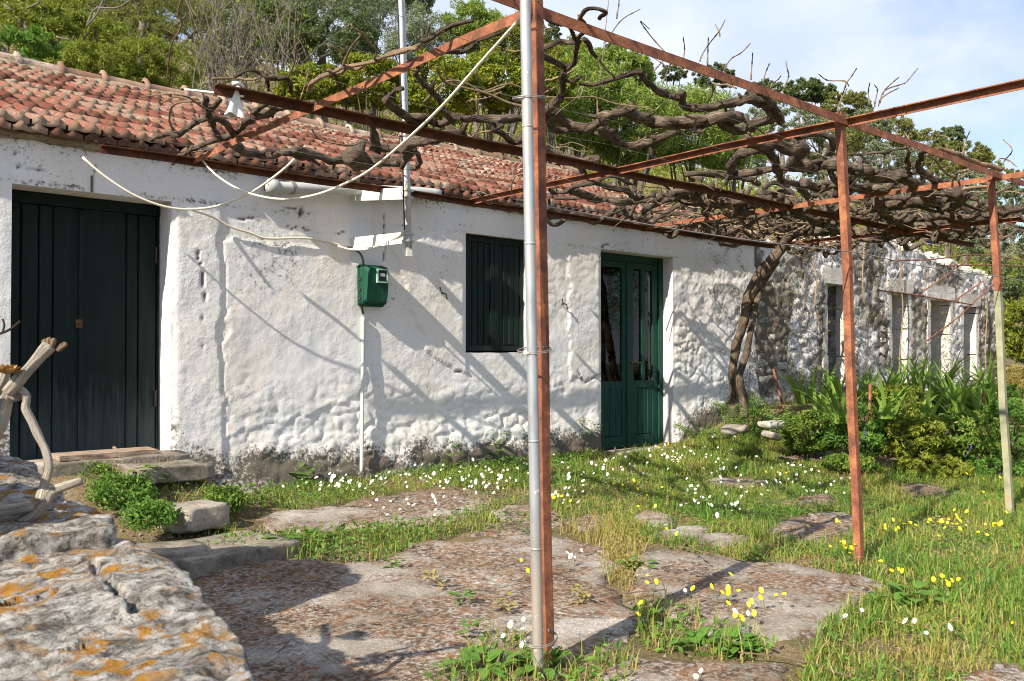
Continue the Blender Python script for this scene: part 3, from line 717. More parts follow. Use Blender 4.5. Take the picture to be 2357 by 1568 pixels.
bv, bf, bm = [], [], []
off = 0
for i, (x, y, z, k, rx, ry, rz) in enumerate(cand):
    Mx = Matrix.Translation((x, y, z)) @ Matrix.Rotation(rz, 4, 'Z') @ Matrix.Rotation(ang - .095 + rx, 4, 'X') @ Matrix.Rotation(ry, 4, 'Y')
    if i < 300:
        o = bpy.data.objects.new('tile', TME[k]); COL.objects.link(o); o.matrix_basis = Mx; adopt(o, roof)
    else:
        A = np.array(Mx); v, f, _ = TS[k]; bv.append(v @ A[:3, :3].T + A[:3, 3]); bf.append(f + off); bm.append(TS[k][2]); off += len(v)
o = obj('far_tiles', np.vstack(bv), np.vstack(bf), [M['tile_i'], M['lip']], roof, smooth=True, mi=np.concatenate(bm)); o['kind'] = 'stuff'
# ridge
n = 0; x = HX0
while x < HX1 - .1:
    Lr = .44 + rt.uniform(-.02, .02); z = float(roofz(x, RY1)) + .055; th = np.linspace(-.25, math.pi + .25, 12)
    prof = [(0, .118), (.012, .128), (.050, .130), (.070, .112), (.2, .108), (Lr + .02, .100)]
    V = np.vstack([np.c_[np.full(12, x + a), RY1 + .0 + np.cos(th) * r, z - .05 + np.sin(th) * r * .95 + (.035 if r > .125 else 0) * np.sin(th) ** 6] for a, r in prof])
    V[:, 2] += (fbm(V * 12, 3, 3) - .5) * .02
    link('ridge_tile', mesh('ridge_tile', V, grid_faces(len(prof), 12), M['ridge'], smooth=True), roof); x += Lr
mb = MB()
xx = np.arange(HX0, HX1, .04)
mz = np.vstack([np.c_[xx, np.full(len(xx), RY1 - dy), roofz(xx, RY1 - dy) + dz + (fbm(np.c_[xx * 9, np.full(len(xx), dy * 30)], 3, 2) - .5) * .03] for dy, dz in ((.20, .005), (.16, .035), (.10, .065), (.02, .05))])
o = obj('ridge_mortar', mz, grid_faces(4, len(xx)), M['mortar'], roof, smooth=True)

# ------------------------------------------------------------------ roofless stone ruin beyond the house
ruin = empty('ruined_stone_building', (14, 6.6, .3), 'roofless grey rubble ruin with empty window openings beyond the white house', 'ruin')
RX0, RX1 = HX1 - .03, 18.7
topx = np.array([RX0, 10.6, 11.2, 12.0, 13.2, 14.0, 14.8, 16.2, 17.4, 18.0, 18.7]); topz = np.array([2.72, 2.76, 2.74, 2.88, 3.08, 3.06, 2.98, 2.86, 2.78, 2.78, 2.70])
def rtop(x): return np.interp(x, topx, topz) + .05 * np.sin(np.asarray(x) * 5.1) * .6
RW = []
for (l, r_, t, bt) in ((1903, 1950, 655, 1000), (2052, 2090, 676, 1000), (2140, 2186, 690, 1000), (2216, 2246, 706, 1000)):
    xa, xb = atY(l, 760, WY)[0], atY(r_, 760, WY)[0]; zt = atY((l + r_) / 2, t, WY)[2]; RW.append((xa, xb, .75, zt))
gx = lines(RX0, RX1, .03, [v for o in RW for v in o[:2]]); gv = lines(0, 1, .0125, [])
# rows stretch to the uneven top, so openings are cut by face centre
AX, AV = np.meshgrid(gx, gv); X = AX.ravel(); Z = .2 + AV.ravel() * (rtop(X) - .2); P = np.c_[X, Z]
def zsnap(Z):
    for (a, b, c, d) in RW:
        m = (X > a - .02) & (X < b + .02)
        for zt in (c, d):
            k = m & (np.abs(Z - zt) < .018); Z = np.where(k, zt, Z)
    return Z
Z = zsnap(Z); P = np.c_[X, Z]
warp = P + (np.c_[fbm(P * 3, 3, 21), fbm(P * 3, 3, 22)] - .5) * .14
f1, f2, cid = worley(np.c_[warp[:, 0] / .22, warp[:, 1] / .11], 6)
f1b, f2b, _ = worley(np.c_[warp[:, 0] / .075, warp[:, 1] / .05], 16)
out = .028 * (np.sqrt(np.clip(1 - f1, 0, 1)) * (.3 + cid) - .3) * ss(0, .25, f2 - f1) + .012 * (np.sqrt(np.clip(1 - f1b, 0, 1)) - .5) + .055 * (fbm(P * np.array([6, 10]), 5, 2) - .5) + .034 * (fbm(P * np.array([16, 22]), 3, 12) - .5)
near = np.full(len(P), 9.)
for (a, b, c, d) in RW:
    dx = np.maximum(np.maximum(a - X, X - b), 0); dz = np.maximum(np.maximum(c - Z, Z - d), 0); near = np.minimum(near, np.hypot(dx, dz))
out *= ss(0, .08, near)
kf = grid_faces(len(gv), len(gx)); fc = P[kf].mean(1); keep = np.ones(len(fc), bool)
for (a, b, c, d) in RW: keep &= ~((fc[:, 0] > a) & (fc[:, 0] < b) & (fc[:, 1] > c) & (fc[:, 1] < d))
peel = np.clip(.02 + .30 * ss(10.0, 10.8, X) + .5 * (fbm(P * 1.3, 3, 77) - .42), 0, .7)
grime = np.clip(.30 + .5 * ss(.4, .65, fbm(P * 1.5, 3, 71)), 0, 1)
ccr = .85 * ss(.10, .02, f2 - f1) * ss(.35, .6, vn(P * 2.5, 3))
obj('front_wall', np.c_[X, WY - out, Z], kf[keep], M['white'], ruin, smooth=True, col=np.c_[ccr, grime, peel, np.ones(len(P))])
# thick top, back face and other walls
q = np.linspace(RX0, RX1, 120)
V = np.vstack([np.c_[q, np.full(120, WY - .0), rtop(q) - .01], np.c_[q, np.full(120, WY + .3), rtop(q) + .03], np.c_[q, np.full(120, WY + .58), rtop(q)], np.c_[q, np.full(120, WY + .58), np.full(120, .2)]])
kf2 = grid_faces(4, 120); fc2 = V[kf2].mean(1); kk = np.ones(len(fc2), bool)
for (a, b, c, d) in RW: kk &= ~((fc2[:, 0] > a - .03) & (fc2[:, 0] < b + .03) & (fc2[:, 1] > WY + .5) & (np.arange(len(fc2)) >= 238))
obj('wall_core', V, kf2[kk], M['rubble'], ruin)
def rubble_wall(name, p0, p1, z0, zt, seed):
    p0 = np.array(p0); p1 = np.array(p1); Lw = np.linalg.norm(p1 - p0); nu, nv = int(Lw / .07), int((zt - z0) / .06)
    u, v = np.meshgrid(np.linspace(0, 1, nu), np.linspace(0, 1, nv)); Q = np.c_[u.ravel() * Lw, v.ravel() * (zt - z0)]
    f1, f2, cid = worley(np.c_[Q[:, 0] / .28, Q[:, 1] / .16], seed); o_ = .07 * (np.sqrt(np.clip(1 - f1, 0, 1)) * (.4 + cid)) * ss(0, .2, f2 - f1)
    d_ = (p1 - p0) / Lw; nrm = np.array([d_[1], -d_[0]]); B = p0 + d_ * Q[:, :1]; B = B + nrm * o_[:, None]
    obj(name, np.c_[B, z0 + Q[:, 1] * (1 - .06 * np.sin(Q[:, 0] * 2) * v.ravel())], grid_faces(nv, nu), M['rubble'], ruin, smooth=True)
rubble_wall('back_wall', (RX0, 10.2), (RX1, 10.2), .2, 2.9, 3)
rubble_wall('cross_wall', (RX1 - .1, WY + .3), (RX1 - .1, 10.2), .2, 2.7, 4)
rubble_wall('cross_wall', (14.95, 10.2), (14.95, WY + .6), .2, 2.3, 5)
rubble_wall('end_wall', (RX1 + .02, 10.2), (RX1 + .02, WY), .2, 2.7, 6)
# dressed jamb blocks and lintels
def lump(name, mat_, dims, seed, sub=3, amp=.12, keep=None):
    r = np.random.default_rng(seed); n = sub + 1; t = np.linspace(-1, 1, n); Vs = []; Fs = []; off = 0
    for ax in range(3):
        for s in (-1, 1):
            a, b = np.meshgrid(t, t); q = np.zeros((n * n, 3)); o1, o2 = [k for k in range(3) if k != ax]
            q[:, ax] = s; q[:, o1] = a.ravel(); q[:, o2] = b.ravel(); f = grid_faces(n, n)
            flip = (s > 0) == (ax == 1)
            Vs.append(q); Fs.append((f[:, ::-1] if flip else f) + off); off += n * n
    V = np.vstack(Vs); F = np.vstack(Fs)
    key = np.round(V * 1000).astype(int); _, idx, inv = np.unique(key, axis=0, return_index=True, return_inverse=True); V = V[idx]; F = inv.ravel()[F]
    V = V * (1 - .10 * (np.abs(V).prod(1) ** .5)[:, None]) if keep is None else V * (1 - keep * (np.abs(V) > .99).all(1)[:, None])
    if keep is not None and keep >= .25: V = V * .45 + V / np.linalg.norm(V, axis=1)[:, None] * .62
    V = V * np.asarray(dims) / 2 
    V = V + (np.c_[vn(V * 7 + seed, 1), vn(V * 7 + seed, 2), vn(V * 7 + seed, 3)] - .5) * amp * 2 * np.asarray(dims).min()
    return mesh(name, V, F, mat_, smooth=sub >= 5)
rr = np.random.default_rng(8)
for wi, (a, b, c, d) in enumerate(RW):
    for side, xj in ((0, a), (1, b)):
        z = c
        while z < d - .06:
            h = min(rr.uniform(.35, .8), d - z); w = rr.uniform(.12, .15)
            dj = .58 if (side == 1 and wi > 0) else .20; dims = (w, dj, h - .008); x = xj - w / 2 + .01 if side == 0 else xj + w / 2 - .01
            o = link('jamb_block', lump('jamb_block', M['pale'], dims, int(rr.integers(999)), 3, .05, .04), ruin, (x, WY + dj / 2 - rr.uniform(.005, .025), z + h / 2))
            z += h
    o = link('lintel', lump('lintel', M['pale'], (b - a + .34, .6, .24), 40 + wi, 4, .035, .03), ruin, ((a + b) / 2, WY + .285 - .02, d + .118))
    for xq, w_ in ((a - .004, 1), (b + .004, -1)):
        panel('inner_reveal', (xq, WY + .16, c), (xq, WY + .60, c), (xq, WY + .60, d), (xq, WY + .16, d), ruin, 16, 50, .05 * w_, 90 + wi, M['rubble'])
    if wi == 99:
        z = c
        while z < d - .25:
            h = rr.uniform(.3, .55); wd = (b - a) * (.62 if wi != 2 else .55)
            link('blocking_stone', lump('blocking_stone', M['pale'], (wd, .16, h - .01), int(rr.integers(999)), 3, .06, .05), ruin, (b - wd / 2 - .02, WY + .5 + rr.uniform(-.02, .02), z + h / 2)); z += h
# loose facing stones, picked out one by one
SV = [lump('stone', M['rubble'], (.26, .16, .12), 100 + i, 3, .22) for i in range(10)]
CV = [lump('capping_stone', M['pale'], (.24, .26, .11), 200 + i, 4, .26) for i in range(8)]  # pale colour puts the sunlit look of the wall top into the stones
cnt = 0; tries = 0; placed = []
while cnt < 230 and tries < 6000:
    tries += 1; x = rr.uniform(RX0 + .1, RX1 - .1) if rr.random() < .55 else rr.uniform(RX0 + .1, 13.8); z = rr.uniform(.6, float(rtop(x)) - .12)
    if any(a - .3 < x < b + .3 and c - .1 < z < d + .30 for a, b, c, d in RW): continue
    if any(abs(x - p[0]) < .20 and abs(z - p[1]) < .10 for p in placed): continue
    placed.append((x, z)); o = link('stone', SV[cnt % 10], ruin, (x, WY + .086 - rr.uniform(0, .035), z)); s = rr.uniform(.45, 1.0)
    o.scale = (s * rr.uniform(.8, 1.15), .9, s * rr.uniform(.75, 1.05)); o.rotation_euler = (rr.normal(0, .06), rr.normal(0, .10), rr.normal(0, .08)); cnt += 1
x = RX0 + .1; k = 0
while x < RX1 - .1:
    for row, (dy, dz) in enumerate(((.12, .03), (.40, .06), (.25, .15))):
        if row == 2 and not (12.4 < x < 16.5): continue
        s = rr.uniform(.75, 1.25); o = link('capping_stone', CV[k % 8], ruin, (x + rr.normal(0, .03), WY + dy + rr.normal(0, .02), float(rtop(x)) + dz + rr.uniform(-.02, .03)))
        o.scale = (s, s * rr.uniform(.8, 1.1), s * rr.uniform(.7, 1.1)); o.rotation_euler = (rr.normal(0, .12), rr.normal(0, .12), rr.uniform(-.5, .5)); k += 1
    x += rr.uniform(.17, .25)

# ------------------------------------------------------------------ pergola of rusty angle iron
PZ = 1.405 + CAMZ
PU = [2.34, 4.86, 7.29, 9.72]; PV = [2.54, 4.34, 6.08]
perg = empty('rusty_pergola', (4.86, 4.3, 0), 'tall rusty angle iron pergola frame standing in front of the white house', 'pergola')
def angle(p0, p1, d1, d2, w=.042, th=.006, name='rail', mats=None, parent=None):
    """L section from p0 to p1, legs along d1 and d2"""
    p0, p1, d1, d2 = (np.asarray(v, float) for v in (p0, p1, d1, d2)); m = MB()
    prof = [d1 * 0, d1 * w, d1 * w + d2 * th, d1 * th + d2 * th, d1 * th + d2 * w, d2 * w]
    k = max(2, int(np.linalg.norm(p1 - p0) / .4)); V = []
    for i in range(k + 1):
        c = p0 + (p1 - p0) * i / k; c = c + (np.array([math.sin(i * 2.1 + p0[0]), math.cos(i * 1.7 + p0[1]), math.sin(i * 1.3)]) * .004)
        V += [c + q for q in prof]
    F = grid_faces(k + 1, 6, True); n = len(V)
    m.add(np.array(V), [F, np.array([[0, 1, 2, 3], [0, 3, 4, 5], [n - 6, n - 3, n - 4, n - 5], [n - 6, n - 1, n - 2, n - 3]])])
    return m.build(name, mats or M['rust'], parent)
ex, ey, ez = np.eye(3)
posts = [(atT(1258, 1545, 3.46), atT(1232, -5, 3.44)), (atZ(1982, 1303, 0), atT(1938, 258, 5.09)), (atZ(2330, 1195, -.02), atT(2286, 402, 6.76))]
for i, (b_, t_) in enumerate(posts):
    if i == 2:
        m_ = b_ + (t_ - b_) * .66
        o = angle(m_, t_, ex, -ey * -1, .046, name='post', parent=perg); o['label'] = 'rear post, rust red above'
        o = angle(b_ - ez * .05, m_, ex, ey, .046, name='post', mats=M['paintpost'], parent=perg); o['label'] = 'lower length of post in faded green paint'
    else: angle(b_ - ez * .05, t_, ex, ey, .044, name='post', parent=perg)
angle((1.5, PV[0], PZ), (11.5, PV[0], PZ), -ez, ey, .046, name='rail', parent=perg)
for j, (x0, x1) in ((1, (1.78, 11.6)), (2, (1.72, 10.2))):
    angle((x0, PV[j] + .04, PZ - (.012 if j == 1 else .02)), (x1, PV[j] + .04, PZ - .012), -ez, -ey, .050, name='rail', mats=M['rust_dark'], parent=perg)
for i, x in enumerate(PU):
    y0 = (2.54, 1.0, 1.2, 1.0)[i]; y1 = PV[2] + (.12, .14, .12, .05)[i]
    s = ex if i in (0, 2) else -ex
    angle((x + (.03 if s[0] < 0 else 0), y0, PZ - .006), (x + (.03 if s[0] < 0 else 0), y1, PZ - .006), -ez, s, .044, name='cross_bar', parent=perg)
# training wires and the washing line between the posts
for k, yv in enumerate((2.95, 3.4, 3.85, 4.8, 5.3, 5.7)):
    t = np.linspace(0, 1, 40); P_ = np.c_[1.9 + t * 9.3, yv + .02 * np.sin(t * 9), PZ - .02 - .03 * np.abs(np.sin(t * math.pi * 4))]
    MB().tube(P_, .0015, 4).build('training_wire', M['wire'], perg)
wl_ = [np.array([2.36, 2.55, CAMZ + .6]), np.array([4.90, 2.50, CAMZ + .6]), np.array([7.32, 2.55, CAMZ + .6]), np.array([10.4, 2.6, CAMZ + .62])]
m_ = MB()
for a, b in zip(wl_[:-1], wl_[1:]):
    t = np.linspace(0, 1, 16)[:, None]; P_ = a * (1 - t) + b * t; P_[:, 2] -= .02 * np.sin(np.pi * t[:, 0]); m_.tube(P_, .0035, 5)
tag(m_.build('washing_line', M['wire']), 'taut grey wire strung between the rusty pergola posts', 'wire')
# thin wire ties
def ring(c, rx, ry, n=18, r=.0022, tilt=0.):
    a = np.linspace(0, 2 * math.pi, n); return np.c_[c[0] + np.cos(a) * rx, c[1] + np.sin(a) * ry, c[2] + np.sin(a + 1) * tilt]

# galvanised pole wired to the near post
pb, pt_ = atT(1240, 1552, 3.36), atT(1208, -40, 3.35)
pole = empty('galvanised_pole', pb, 'grey galvanised steel pole wired to the nearest rusty pergola post', 'pole')
m_ = MB(); m_.tube(resample(np.array([pb - ez * .05, pt_]), .1), .0215, 14, cap=True); m_.build('pipe', M['galv'], pole, smooth=True)
for f in (.045, .465, .835, .985):
    c = (pb + (pt_ - pb) * f) + np.array([.036, .026, 0]); m_ = MB()
    for q in range(2): m_.tube(ring(c + ez * .006 * q, .070, .062, tilt=.012), .0022, 4)
    m_.build('wire_tie', M['wire'], pole)
for f in (.18, .335, .62, .79):
    c = pb + (pt_ - pb) * f; MB().tube(np.array([c - ez * .004, c + ez * .004]), .0226, 14).build('weld_seam', M['galv'], pole, smooth=True)

# ------------------------------------------------------------------ mast with its two wall arms
mx = 3.91
def mastp(y): p = atY(932, y, 5.745); return p
mb_ = atY(940, 572, 5.745); mt_ = atY(922, -60, 5.745)
mast = empty('service_mast', mb_, 'grey steel pipe mast held off the wall by two white arms', 'mast')
MB().tube(resample(np.array([mb_, mt_]), .12), .030, 14).build('pipe', M['galv'], mast, smooth=True)
sp = MB(); sp.box(mb_ + np.array([-.004, 0, -.03]), (.05, .05, .07)); sp.build('pipe_foot', M['whitepaint'], mast)
for (yl, yr, lab) in ((450, 446, 'upper white arm'), (561, 547, 'lower white arm with worn faint lettering')):
    w_ = atY(808, yl, WY + .02); e_ = atY(936, yr, 5.745); v = e_ - w_
    Vb = []
    for q, hh in ((w_, .05), (e_, .045)):
        for dx in (-.012, .012):
            for dz in (-hh, hh): Vb.append(q + np.array([dx, 0, dz]))
    Vb = np.array(Vb); F = np.array([[0, 1, 3, 2], [4, 6, 7, 5], [0, 4, 5, 1], [2, 3, 7, 6], [0, 2, 6, 4], [1, 5, 7, 3]])
    o = obj('bracket_arm', Vb, F, M['whitepaint'], mast); o['label'] = lab
    for dz in (-.028, .028):
        m_ = MB(); m_.tube(np.array([e_ + ez * (dz - .008), e_ + ez * (dz + .008)]), .038, 14); m_.box(e_ + np.array([.045, 0, dz]), (.03, .03, .016)); m_.build('clamp', M['galv'], mast)
    if yl > 500:
        cu = bpy.data.curves.new('lettering', 'FONT'); cu.body = '7000 ΛΕΣ'; cu.size = .055; cu.align_x = 'LEFT'; cu.extrude = .0006
        to = bpy.data.objects.new('lettering', cu); COL.objects.link(to)
        dirn = Vector(v).normalized(); up_ = Vector((0, 0, 1)); nn = dirn.cross(up_)   # faces -x
        up2 = nn.cross(dirn)
        Mx = Matrix((( -0 + dirn.x, up2.x, nn.x, 0), (dirn.y, up2.y, nn.y, 0), (dirn.z, up2.z, nn.z, 0), (0, 0, 0, 1)))
        q = w_ + v * .20 + np.array([-.0135, 0, -.018]); Mx.translation = Vector(q); to.matrix_basis = Mx
        Mx2 = to.matrix_basis.copy(); bpy.context.view_layer.update(); lme = bpy.data.meshes.new_from_object(to.evaluated_get(bpy.context.evaluated_depsgraph_get())); bpy.data.objects.remove(to); lme.materials.clear(); lme.materials.append(m_plain('faded_grey_lettering', (.48, .46, .42), .8, .1)); lo_ = bpy.data.objects.new('lettering', lme); COL.objects.link(lo_); lo_.matrix_basis = Mx2; adopt(lo_, mast)
# drain pipe under the eave
dp = np.array([atY(624, 430, 6.50), atY(640, 431, 6.50), atY(936, 441, 6.42), atY(1010, 447, 6.42)])
dr = empty('drain_pipe', dp[0], 'thick grey white drain pipe fixed under the eave behind the mast', 'pipe')
MB().tube(resample(dp, .1), .046, 16).build('pipe', M['drain'], dr, smooth=True)
MB().tube(np.array([dp[0] + (-.03, 0, 0), dp[0] + (.05, 0, .003)]), .060, 16).build('socket', M['drain'], dr, smooth=True)
for f in (.1, .72): 
    c = dp[1] + (dp[2] - dp[1]) * f; dd = (dp[2] - dp[1]) / np.linalg.norm(dp[2] - dp[1]); m_ = MB(); m_.tube(np.array([c - dd * .012, c + dd * .012]), .056, 16); m_.box(c + np.array([0, .07, 0]), (.02, .12, .02)); m_.build('strap', M['wire'], dr)

# electricity meter box
c0, c1 = atY(838, 606, WY - .12), atY(897, 706, WY - .12)
mc = (c0 + c1) / 2; mw, mh = c1[0] - c0[0], c0[2] - c1[2]; mdp = .15
box = empty('meter_box', (mc[0], WY, mc[2]), 'green enamelled electricity meter box with a little window on the wall', 'meter')
def rrect(w, h, r, n=5):
    out_ = []
    for cx_, cy_, a0 in ((w / 2 - r, h / 2 - r, 0), (-w / 2 + r, h / 2 - r, 90), (-w / 2 + r, -h / 2 + r, 180), (w / 2 - r, -h / 2 + r, 270)):
        for k in range(n): a = math.radians(a0 + 90 * k / (n - 1)); out_.append((cx_ + r * math.cos(a), cy_ + r * math.sin(a)))
    return np.array(out_)
V = []
for dep, s, r in ((0.0, 1.0, .02), (.03, 1.0, .02), (.034, .95, .03), (.085, .93, .03), (.12, .90, .035), (mdp, .80, .04)):
    q = rrect(mw * s, mh * s, r)
    lowin = np.where(q[:, 1] < -mh * .05, (-(q[:, 1]) - mh * .05) / (mh * .45), 0) * (.045 if dep > .1 else 0)
    V.append(np.c_[mc[0] + q[:, 0], WY - dep + lowin, mc[2] + q[:, 1]])
cap = np.arange(5 * 20, 6 * 20)[::-1][None, :]
bo = obj('housing', np.vstack(V), [grid_faces(6, 20, True)[:, ::-1], cap[:, ::-1]], M['meter'], box, smooth=False)
wx, wz = mc[0] + mw * .13, mc[2] + mh * .22; ww, wh = mw * .34, mh * .27
m_ = MB()
for a, b in (((wx - ww / 2 - .012, wz - wh / 2 - .012), (wx - ww / 2, wz + wh / 2 + .012)), ((wx + ww / 2, wz - wh / 2 - .012), (wx + ww / 2 + .012, wz + wh / 2 + .012)), ((wx - ww / 2, wz - wh / 2 - .012), (wx + ww / 2, wz - wh / 2)), ((wx - ww / 2, wz + wh / 2), (wx + ww / 2, wz + wh / 2 + .012))):
    m_.span((a[0], WY - mdp - .012, a[1]), (b[0], WY - mdp + .01, b[1]))
m_.build('window_frame', m_plain('pale_green_frame', (.30, .50, .40), .5, .3), box)
MB().span((wx - ww / 2, WY - mdp - .003, wz - wh / 2), (wx + ww / 2, WY - mdp + .006, wz + wh / 2)).build('window', M['black'], box)
m_ = MB(); m_.span((wx - ww * .3, WY - mdp - .005, wz - wh * .05), (wx + ww * .3, WY - mdp - .0032, wz + wh * .22)); m_.build('dial', M['drain'], box)
m_ = MB(); 
for dz in (.05, -.04, -.12): m_.box((c0[0] + .004, WY - .05, mc[2] + dz), (.014, .03, .02))
m_.build('latch', M['iron'], box)

def cable(name, pts, r, mats, label, cat='cable', parent=None, n=7, step=.05, group=None):
    m_ = MB(); m_.tube(resample(np.array(pts), step), r, n); o = m_.build(name, mats, parent, smooth=True)
    if parent is None: tag(o, label, cat, group)
    return o
cable('lead_cable', [atY(800, 568, 6.56), atY(822, 578, 6.53), atY(834, 592, 6.52), atY(837, 625, 6.53), atY(834, 660, 6.55), atY(832, 700, 6.57), atY(836, 722, 6.58)], .010, M['black'], 'black lead bending down into the green meter box')
cable('conduit', [atY(836, 730, 6.575), atY(835, 800, 6.57), atY(834, 900, 6.55), atY(833, 1000, 6.53), atY(832, 1085, 6.50)], .016, M['conduit'], 'pale green conduit running down the wall from the meter box', 'conduit')
cable('roof_cable', [atY(-20, 288, 6.56), atY(90, 294, 6.56), atY(140, 303, 6.56), atY(240, 325, 6.56), atY(330, 345, 6.56), atY(432, 362, 6.5)], .005, M['wire'], 'thin grey cable clipped along the wall below the eave tiles')
cable('slack_cable', [atY(-20, 312, 6.56), atY(28, 314, 6.57), atY(80, 306, 6.56), atY(134, 302, 6.555), atY(190, 340, 6.56), atY(200, 364, 6.5)], .004, M['wire'], 'thin sagging wire crossing the wall above the barn door corner')
cable('looped_cable', [atY(190, 362, 6.42), atY(240, 405, 6.38), atY(310, 450, 6.33), atY(380, 476, 6.3), atY(440, 482, 6.27), atY(510, 472, 6.2), atY(580, 442, 6.12), atY(640, 400, 6.0), atY(676, 368, 5.92), atY(702, 337, 5.85)], .009, M['cable'], 'white cable looping from the eave past the barn door corner up to the vine')
cable('wall_cable', [atY(440, 483, 6.45), atY(490, 500, 6.55), atY(530, 522, 6.56), atY(575, 536, 6.565), atY(615, 549, 6.565), atY(690, 548, 6.565), atY(740, 553, 6.565), atY(790, 566, 6.56)], .009, M['cable'], 'pale cable stapled across the wall towards the meter box')
cable('arm_cable', [atY(778, 566, 6.54), atY(800, 573, 6.5), atY(840, 574, 6.3), atY(880, 562, 6.1), atY(915, 545, 5.85), atY(932, 530, 5.71)], .009, M['cable'], 'white cable drooping along the lower arm of the mast')
ts = [6.1, 6.0, 5.8, 5.55, 5.3, 4.95, 4.6, 4.1, 3.75, 3.46]
cable('service_cable', [atT(x, y, t) for (x, y), t in zip([(464, 368), (500, 405), (560, 440), (640, 458), (720, 450), (800, 420), (870, 378), (1000, 262), (1110, 140), (1196, 45)], ts)], .0072, M['cable'], 'white cable sagging from the eave end and rising to the galvanised pole top')
cable('mast_cable', [atY(912, -40, 5.70), atY(916, 30, 5.70), atY(920, 150, 5.70), atY(924, 260, 5.70), atY(928, 420, 5.70), atY(931, 530, 5.70)], .006, M['black'], 'thin black cable running down the side of the pipe mast')
# insulator peg on the wall
pg = atY(1185, 487, WY); m_ = MB(); m_.tube(np.array([pg + (0, .02, 0), pg - (0, .05, 0)]), .02, 10); m_.tube(np.array([pg - (0, .05, 0), pg - (0, .08, 0.004)]), .013, 10)
tag(m_.build('wall_peg', M['cable'], smooth=True), 'small white insulator peg on the wall above the shuttered window', 'insulator')
# rag tied on the middle rail
rg = atT(540, 205, 4.58); u, v = np.meshgrid(np.linspace(0, 2 * math.pi, 20, endpoint=False), np.linspace(0, 1, 14)); u = u.ravel(); v = v.ravel()
rad = .010 + .030 * v ** .8 * (1 + .35 * np.sin(u * 3 + v * 4)) + .012 * np.sin(u * 5) * v
V = np.c_[rg[0] + np.cos(u) * rad * 1.2 - .012 * v, rg[1] - .03 + np.sin(u) * rad * .7, rg[2] - .155 * v + .012 * np.sin(u * 2) * v]
m_ = MB(); m_.add(V, grid_faces(14, 20, True)); m_.tube(np.array([rg + (-.03, -.04, .012), rg + (0, -.045, .02), rg + (.03, -.03, .012), rg + (.02, .01, .01)]), .012, 8)
tag(m_.build('tied_rag', M['cloth'], smooth=True), 'thin white plastic rag knotted on the rusty middle rail', 'rag')
cable('loose_rod', [atT(426, 206, 4.62), atT(480, 212, 4.6), atT(560, 222, 4.55)], .006, M['whitepaint'], 'thin white rod lying along the end of the middle rail', 'rod')

# second frame of thin rods further along
rods = empty('rod_frame', (14, 5.2, .6), 'collapsed frame of thin rusty rods in front of the ruin', 'metal frame')
for pts in ([(2020, 668), (2110, 680), (2240, 702)], [(2105, 683), (2170, 640), (2236, 590)], [(2130, 787), (2200, 735), (2235, 702), (2290, 650)], [(2200, 690), (2240, 663), (2262, 648)], [(2050, 600), (2150, 597), (2236, 586), (2300, 590), (2360, 602)], [(2180, 612), (2290, 610), (2365, 614)]):
    P_ = [atY(x, y, 5.1 + .002 * (x - 2000)) for x, y in pts]; MB().tube(resample(np.array(P_), .3), .011, 6).build('rod', M['rust'], rods)

# ------------------------------------------------------------------ grapevine
vine = empty('grapevine', (10, 6.0, .6), 'old leafless grapevine sprawling over the rusty pergola', 'vine')
def C(kind):
    return {'d': (0, 0, 1), '5': (368.3, 55.2, 2.8444), '2': (782.6, 0, 2.8377), '3': (1565.2, 0, 2.8377), '6': (1804.6, 349.9, 4.2665), 'w': (1141.7, 405.1, 3.5555), 'x': (1141.7, 0, 4.5714)}[kind]
def trace(k, pts, z=PZ + .03, wob=.03, seed=0):
    ox, oy, s = C(k); r = np.random.default_rng(seed); out_ = []
    for i, p in enumerate(pts):
        zz = z + (p[2] if len(p) > 2 else 0) + r.uniform(-wob, wob) * .6
        q = atZ(ox + p[0] / s, oy + p[1] / s, zz)
        if q[1] > 6.45:                       # never into the wall or roof: lift nearer
            q = atY(ox + p[0] / s, oy + p[1] / s, 6.35)
        out_.append(q)
    return np.array(out_)
vs_ = [0]
